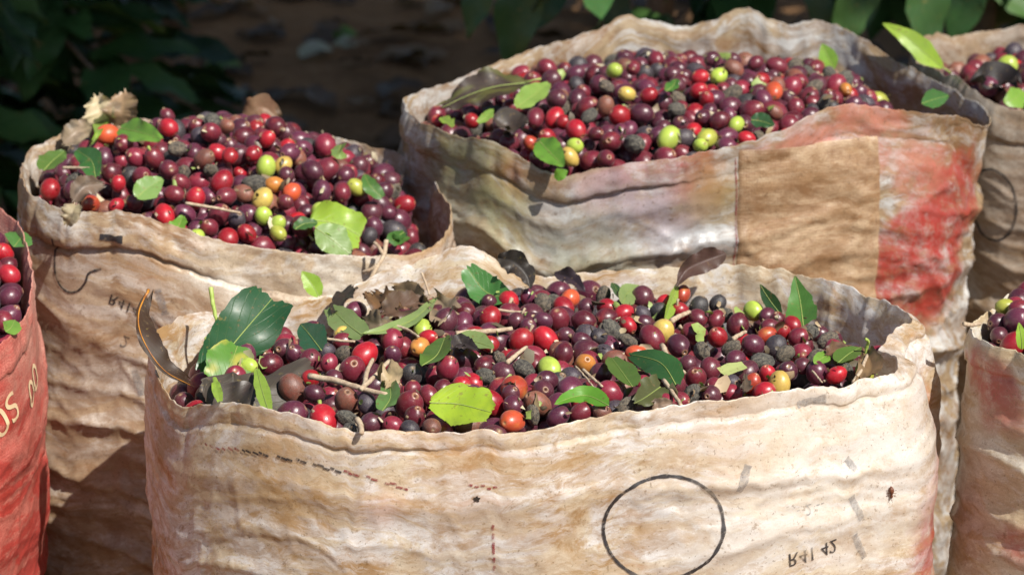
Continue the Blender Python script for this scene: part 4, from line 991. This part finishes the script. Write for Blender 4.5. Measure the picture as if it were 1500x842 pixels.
# insect on the near sack
iq = on_sack(SF, 1303, 718, [(0, 0)], .0012)[0]
iv = []
ant = bpy.data.objects.new('insect', None); COL.objects.link(ant); ant.location = iq
tag(ant, 'small brown insect clinging to the near sack', 'insect')
bp = [np.array([.0006*math.sin(k*.3), -.0004, .0040-.0011*k]) for k in range(8)]
v, f = tube(np.array(bp), [.0005, .0012, .0016, .0016, .0011, .0006, .0010, .0005], 10); mesh_obj('insect_body', v, f, MAT_ANT, ant)
for s_ in (-1, 1):
    for k in range(3):
        v, f = tube(np.array([[0, 0, .0012*k-.002], [s_*.002, -.001, .0016*k-.0018], [s_*.0036, .0002, .0022*k-.003]]), .00016, 5); mesh_obj('leg', v, f, MAT_ANT, ant)
    v, f = tube(np.array([[0, -.0004, -.0034], [s_*.0008, -.0012, -.005], [s_*.0012, -.001, -.0062]]), .00012, 5); mesh_obj('antenna', v, f, MAT_ANT, ant)

# ---------------------------------------------------------------- labels of the single cherries
SACKWORD = dict(F='near sack', BL='brown stained sack', BR='patched sack', RL='red sack', RR='yellowed sack', BRR='brown back sack')
ORD = ['first', 'second', 'third', 'fourth', 'fifth', 'sixth', 'seventh', 'eighth', 'ninth', 'tenth', 'eleventh', 'twelfth', 'thirteenth', 'fourteenth', 'fifteenth', 'sixteenth', 'seventeenth', 'eighteenth', 'nineteenth', 'twentieth']
LSET = dict(F=[l for l in LAND if l[2] > 375 and not ('big lime' in l[0] or 'large brown' in l[0])], BL=[l for l in LAND if 'big lime' in l[0]], BR=[l for l in LAND if 'large brown' in l[0]])
LSET['BL'] += [('the back rim', 330, 180), ('the narrow front rim', 90, 280), ('the middle front lip', 290, 340), ('the shaded end', 600, 320)]
LSET['BR'] += [('the back wall', 1080, 80), ('the lowest lip dip', 850, 240), ('the square patch', 1180, 190), ('the shaded end', 1290, 145)]
LSET['F'] += [('the black ring print', 960, 640), ('the rim flap', 1250, 530)]
from collections import defaultdict
bins = defaultdict(list); tot = defaultdict(int)
for (o, h, k, kd) in SINGLES: tot[(h.key, kd)] += 1
for (o, h, k, kd) in SINGLES:
    x, y, _ = proj(h.pos[k]); ls = LSET.get(h.key)
    ln = min(ls, key=lambda l: (l[1]-x)**2+(1.6*(l[2]-y))**2)[0] if ls and tot[(h.key, kd)] > 5 else None
    bins[(h.key, kd, ln)].append((float(x), o))
for (key, kd, ln), lst in bins.items():
    lst.sort(key=lambda q: q[0]); wd = KIND_WORD[kd]
    for n_, (x, o) in enumerate(lst):
        where = ('by '+ln+' in the '+SACKWORD[key]) if ln else ('in the '+SACKWORD[key])
        lb = ('only ' if len(lst) == 1 else ORD[min(n_, 19)]+' ')+wd+' cherry '+('' if len(lst) == 1 else 'from left ')+where
        tag(o, ' '.join(lb.split()), 'coffee cherry', 'ripe and unripe coffee cherries in the sacks')

# ---------------------------------------------------------------- ground and bushes behind
def soil_material():
    m = NT('dark forest soil')
    tc = m.n('ShaderNodeTexCoord').outputs['Object']
    n1 = m.noise(tc, 3, 6, .65); n2 = m.noise(tc, 22, 6, .7); n3 = m.noise(tc, 60, 4, .6)
    c = m.mix(m.ramp(n1, .35, .65), (.20, .11, .052), (.36, .20, .095))
    c = m.mix(m.ramp(n2, .5, .7, 0, .7), c, (.40, .24, .12)); c = m.mix(m.ramp(n3, .6, .75, 0, .5), c, (.025, .017, .012))
    m.l(c, m.b.inputs['Base Color']); m.b.inputs['Roughness'].default_value = .95; m.b.inputs['Specular IOR Level'].default_value = .15
    m.l(m.bump(n2, .8, .03), m.b.inputs['Normal']); return m.m
MAT_SOIL = soil_material()
gx = np.concatenate([[-400, -80, -25, -10], np.linspace(-5, 5, 90), [10, 25, 80, 400]])
gy = np.concatenate([[-400, -60, -15, -5], np.linspace(-2.5, 8, 96), [14, 30, 90, 400]])
GX, GY = np.meshgrid(gx, gy, indexing='ij')
def ground_z(x, y):
    x, y = np.asarray(x, float), np.asarray(y, float)
    return .10*np.maximum(0, np.minimum(y, 40)-1.4)+.05*fbm(x*.9, y*.9, 0, 77, 3)*sstep(1.0, 1.8, y)
GZ = ground_z(GX, GY)+.012*fbm(GX*6, GY*6, 0, 78, 3)*sstep(.9, 1.5, GY)
g = mesh_obj('ground', np.column_stack([GX.ravel(), GY.ravel(), GZ.ravel()-.002]), grid_faces(len(gx), len(gy), False), MAT_SOIL)
tag(g, 'dark brown soil strewn with leaf litter behind the sacks', None, None, 'structure')

def leaf_proto(L, Wd, col, seed, droop=.15, ns=9, na=5):
    t = np.linspace(0, 1, ns); q = np.linspace(-1, 1, na); V = []; C = []; U = []
    for i in range(ns):
        wv = math.sin(math.pi*t[i]**.85)**.9*Wd/2
        for s_ in q:
            V.append([L*t[i], wv*s_, -droop*L*t[i]**2+.25*wv*abs(s_)+.10*Wd*abs(s_)*math.sin(t[i]*14+seed+s_*2)]); C.append([*col, 1]); U.append([t[i], s_, 0])
    return np.array(V), grid_faces(ns, na, False), np.array(C), np.array(U)
def place(V, loc, d, roll):
    q = Vector(d).to_track_quat('X', 'Z')@Quaternion((1, 0, 0), roll)
    return V@np.array(q.to_matrix()).T+np.array(loc)
LP = [leaf_proto(.13, .055, c, i) for i, c in enumerate([(.030, .085, .022), (.040, .11, .030), (.022, .065, .022), (.055, .12, .03)])]
LPM = []
for v, f, c, u in LP:
    o = mesh_obj('leaf', v, f, MAT_BUSH, attrs=dict(col=('FLOAT_COLOR', c), luv=('FLOAT_VECTOR', u))); LPM.append(o.data); bpy.data.objects.remove(o)
def bush(label, x, y, height, radius, nleaf, seed, singles=(), zmin=.15, name='coffee_bush'):
    rg = np.random.default_rng(seed); z0 = float(ground_z(x, y))
    root = bpy.data.objects.new(name, None); COL.objects.link(root); root.location = (x, y, z0); tag(root, label, 'bush', 'coffee bushes behind the sacks')
    L0 = np.array([x, y, z0])
    c_, _ = catmull(np.array([[0, 0, -.02], [.02, .01, height*.35], [-.02, .02, height*.7], [.01, 0, height*.95]]), 14)
    v, f = tube(c_, np.linspace(.022, .006, 14), 8); mesh_obj('trunk', v, f, MAT_BARK, root)
    VV, FF, CC, UU = [], [], [], []; off = 0; BV, BF, bo = [], [], 0
    nb = max(10, nleaf//26)
    for b in range(nb):
        zz = zmin+(height-zmin)*((b+rg.uniform(0, 1))/nb); az = b*2.4+rg.uniform(-.4, .4)
        ln = radius*rg.uniform(.7, 1.1)*(1.0-.45*(zz/height)**2)
        st = np.array([0, 0, zz]); mid = st+np.array([math.cos(az)*ln*.5, math.sin(az)*ln*.5, ln*.12]); en = st+np.array([math.cos(az)*ln, math.sin(az)*ln, -ln*.15])
        cc, _ = catmull(np.array([st, mid, en]), 8); v, f = tube(cc, np.linspace(.006, .002, 8), 5)
        BV.append(v); BF += [[i+bo for i in q_] for q_ in f]; bo += len(v)
        for k in range(nleaf//nb):
            t = rg.uniform(.15, 1); p = cc[int(t*7)]+rg.normal(0, .02, 3)
            side = rg.choice([-1, 1]); a2 = az+side*rg.uniform(.5, 1.3)
            d = np.array([math.cos(a2), math.sin(a2), rg.uniform(-.55, .2)])
            pv, pf, pc, pu = LP[rg.integers(0, 4)]
            s_ = rg.uniform(.7, 1.25)
            VV.append(place(pv*s_, p, d, rg.uniform(-.5, .5))); FF.append(pf+off); CC.append(pc*np.array([1, 1, 1, 1])); UU.append(pu); off += len(pv)
    mesh_obj('branches', np.vstack(BV), BF, MAT_BARK, root)
    mesh_obj('crown', np.vstack(VV), np.vstack(FF), MAT_BUSH, root, attrs=dict(col=('FLOAT_COLOR', np.vstack(CC)), luv=('FLOAT_VECTOR', np.vstack(UU))))
    for (px, py, Y, dx, dz, sc_, roll) in singles:               # leaves that can be picked out one by one
        o = bpy.data.objects.new('leaf', LPM[len(root.children) % 4]); COL.objects.link(o); o.parent = root
        o.location = P(px, py, Y)-L0; o.rotation_mode = 'QUATERNION'
        X_ = Vector((dx, -.15, dz)).normalized(); N_ = Vector((.35*math.sin(roll*5), -.8, .6)); N_ = (N_-X_*N_.dot(X_)).normalized(); Y_ = N_.cross(X_)
        o.rotation_quaternion = Matrix((X_, Y_, N_)).transposed().to_quaternion(); o.scale = (sc_,)*3
    return root
bush('coffee bush drooping over the narrow end of the patched sack', .16, 1.50, 1.8, .45, 520, 201, zmin=.62,
     singles=[(778, -60, 1.15, -.22, -.9, .95, 1.2), (835, -40, 1.25, -.5, -.6, .7, 1.4), (722, -55, 1.3, -.35, -.85, .7, .8), (880, -50, 1.3, .3, -.9, .8, .4)])
bush('coffee bush behind the peak of the patched sack rim', .55, 1.50, 1.9, .55, 620, 202, zmin=.30,
     singles=[(1285, -50, 1.15, -.4, -.8, .80, 1.3), (1352, -75, 1.1, .1, -.9, .95, 1.5), (1440, -60, 1.2, -.3, -.8, .8, 1.1), (1180, -60, 1.3, .3, -.9, .7, .5)])
bush('coffee bush behind the crumpled brown sack', 1.02, 1.40, 1.9, .55, 600, 203, zmin=.25)
bush('dark coffee bush behind the brown stained sack', -.80, 1.85, 1.15, .46, 1900, 204, zmin=.02)
bush('tall coffee bush at the dark end behind the red sack', -1.5, 2.6, 2.4, .8, 900, 205, zmin=.05)
bush('tall coffee bush shading the bare soil', 1.15, 2.7, 2.6, .75, 900, 206, zmin=.3)
bush('tall coffee bush deep in the shade beyond the patched sack', .45, 3.9, 2.4, .7, 700, 207, zmin=.3)
bush('tall coffee bush filling the far corner of the shade', 1.9, 2.0, 2.6, .75, 900, 208, zmin=.3)
bush('low coffee bush closing off the far end of the soil', -1.2, 4.2, 2.4, .8, 700, 209, zmin=.1)
bush('tall coffee bush beyond the bare soil', -.2, 5.3, 2.6, .8, 700, 210, zmin=.2)
def added_shade_tree(label, x, y, zc, rad, n, seed):  # unseen trees added in the sun's path to darken the background
    rg = np.random.default_rng(seed); z0 = float(ground_z(x, y))
    root = bpy.data.objects.new('added_shade_tree', None); COL.objects.link(root); root.location = (x, y, z0); tag(root, label, 'tree', 'added unseen trees shading the background')
    c_, _ = catmull(np.array([[0, 0, -.03], [.04, .02, zc*.4], [-.03, .05, zc*.8], [0, 0, zc+rad*.5]]), 16)
    v, f = tube(c_, np.linspace(.07, .02, 16), 9); mesh_obj('trunk', v, f, MAT_BARK, root)
    for b in range(7):
        az = b*.9+rg.uniform(-.3, .3); st = c_[8+b % 6]; en = st+np.array([math.cos(az), math.sin(az), .35])*rad*.8
        v, f = tube(np.array([st, (st+en)/2+[0, 0, .05], en]), [.018, .012, .005], 6); mesh_obj('limb', v, f, MAT_BARK, root)
    d = rg.normal(size=(n, 3)); d /= np.linalg.norm(d, axis=1)[:, None]; r = rad*rg.uniform(.25, 1, n)**.5
    p = d*r[:, None]*np.array([1, 1, .75])*(1+.25*fbm(d[:, 0]*2, d[:, 1]*2, d[:, 2]*2, seed, 2))[:, None]+np.array([0, 0, zc])
    VV, FF, CC, UU = [], [], [], []; off = 0
    for k in range(n):
        pv, pf, pc, pu = LP[k % 4]
        VV.append(place(pv*rg.uniform(1.2, 2.0), p[k], [d[k, 0]+rg.normal(0, .4), d[k, 1]+rg.normal(0, .4), rg.uniform(-.6, .2)], rg.uniform(-.6, .6))); FF.append(pf+off); CC.append(pc); UU.append(pu); off += len(pv)
    mesh_obj('crown', np.vstack(VV), np.vstack(FF), MAT_BUSH, root, attrs=dict(col=('FLOAT_COLOR', np.vstack(CC)), luv=('FLOAT_VECTOR', np.vstack(UU))))
added_shade_tree('added unseen tree shading the bushes behind the brown back sack', .95, .80, 2.75, .80, 2400, 301)
added_shade_tree('added unseen tree dimming the sun on the bare soil patch', 1.35, 1.65, 2.9, 1.0, 240, 302)
# leaf litter
rg = np.random.default_rng(9); VV, FF, CC, UU = [], [], [], []; off = 0
for k in range(1500):
    x, y = rg.uniform(-1.6, 1.6), rg.uniform(1.0, 5.6)
    pv, pf, pc, pu = LP[k % 4]; s_ = rg.uniform(.4, 1.0); a = rg.uniform(0, 6.28)
    c = [(.16, .09, .045), (.10, .06, .035), (.24, .15, .08), (.07, .045, .03)][rg.integers(0, 4)]
    VV.append(place(pv*s_, [x, y, float(ground_z(x, y))+.012], [math.cos(a), math.sin(a), rg.uniform(-.05, .25)], rg.uniform(-.6, .6)))
    FF.append(pf+off); CC.append(np.tile([*c, 1], (len(pv), 1))); UU.append(pu); off += len(pv)
o = mesh_obj('leaf_litter', np.vstack(VV), np.vstack(FF), MAT_DEAD, attrs=dict(col=('FLOAT_COLOR', np.vstack(CC)), luv=('FLOAT_VECTOR', np.vstack(UU))))
tag(o, 'brown fallen leaves scattered over the dark soil', 'leaf litter', None, 'stuff')
for k, (px, py, Y, c) in enumerate([(438, 84, 2.95, (.5, .5, .42)), (478, 62, 3.1, (.16, .30, .06)), (484, 78, 3.05, (.5, .52, .4)), (300, 108, 2.6, (.12, .22, .06))]):
    q = P(px, py, Y)
    make_leaf(['pale fallen leaf on the bare soil', 'green fallen leaf on the bare soil', 'pale fallen leaf touching the green fallen leaf', 'small green seedling leaf by the dark bush'][k],
              [q, q+np.array([.03, .02, .015]), q+np.array([.06, .03, .005])], .035, c, (0, -.4, .9), group='single fallen leaves on the soil', name='fallen_leaf')
print('singles', len(SINGLES), 'tris', sum(len(o.data.polygons)*2 for o in bpy.data.objects if o.type == 'MESH' and o.name.split('.')[0] != 'coffee_cherry'))
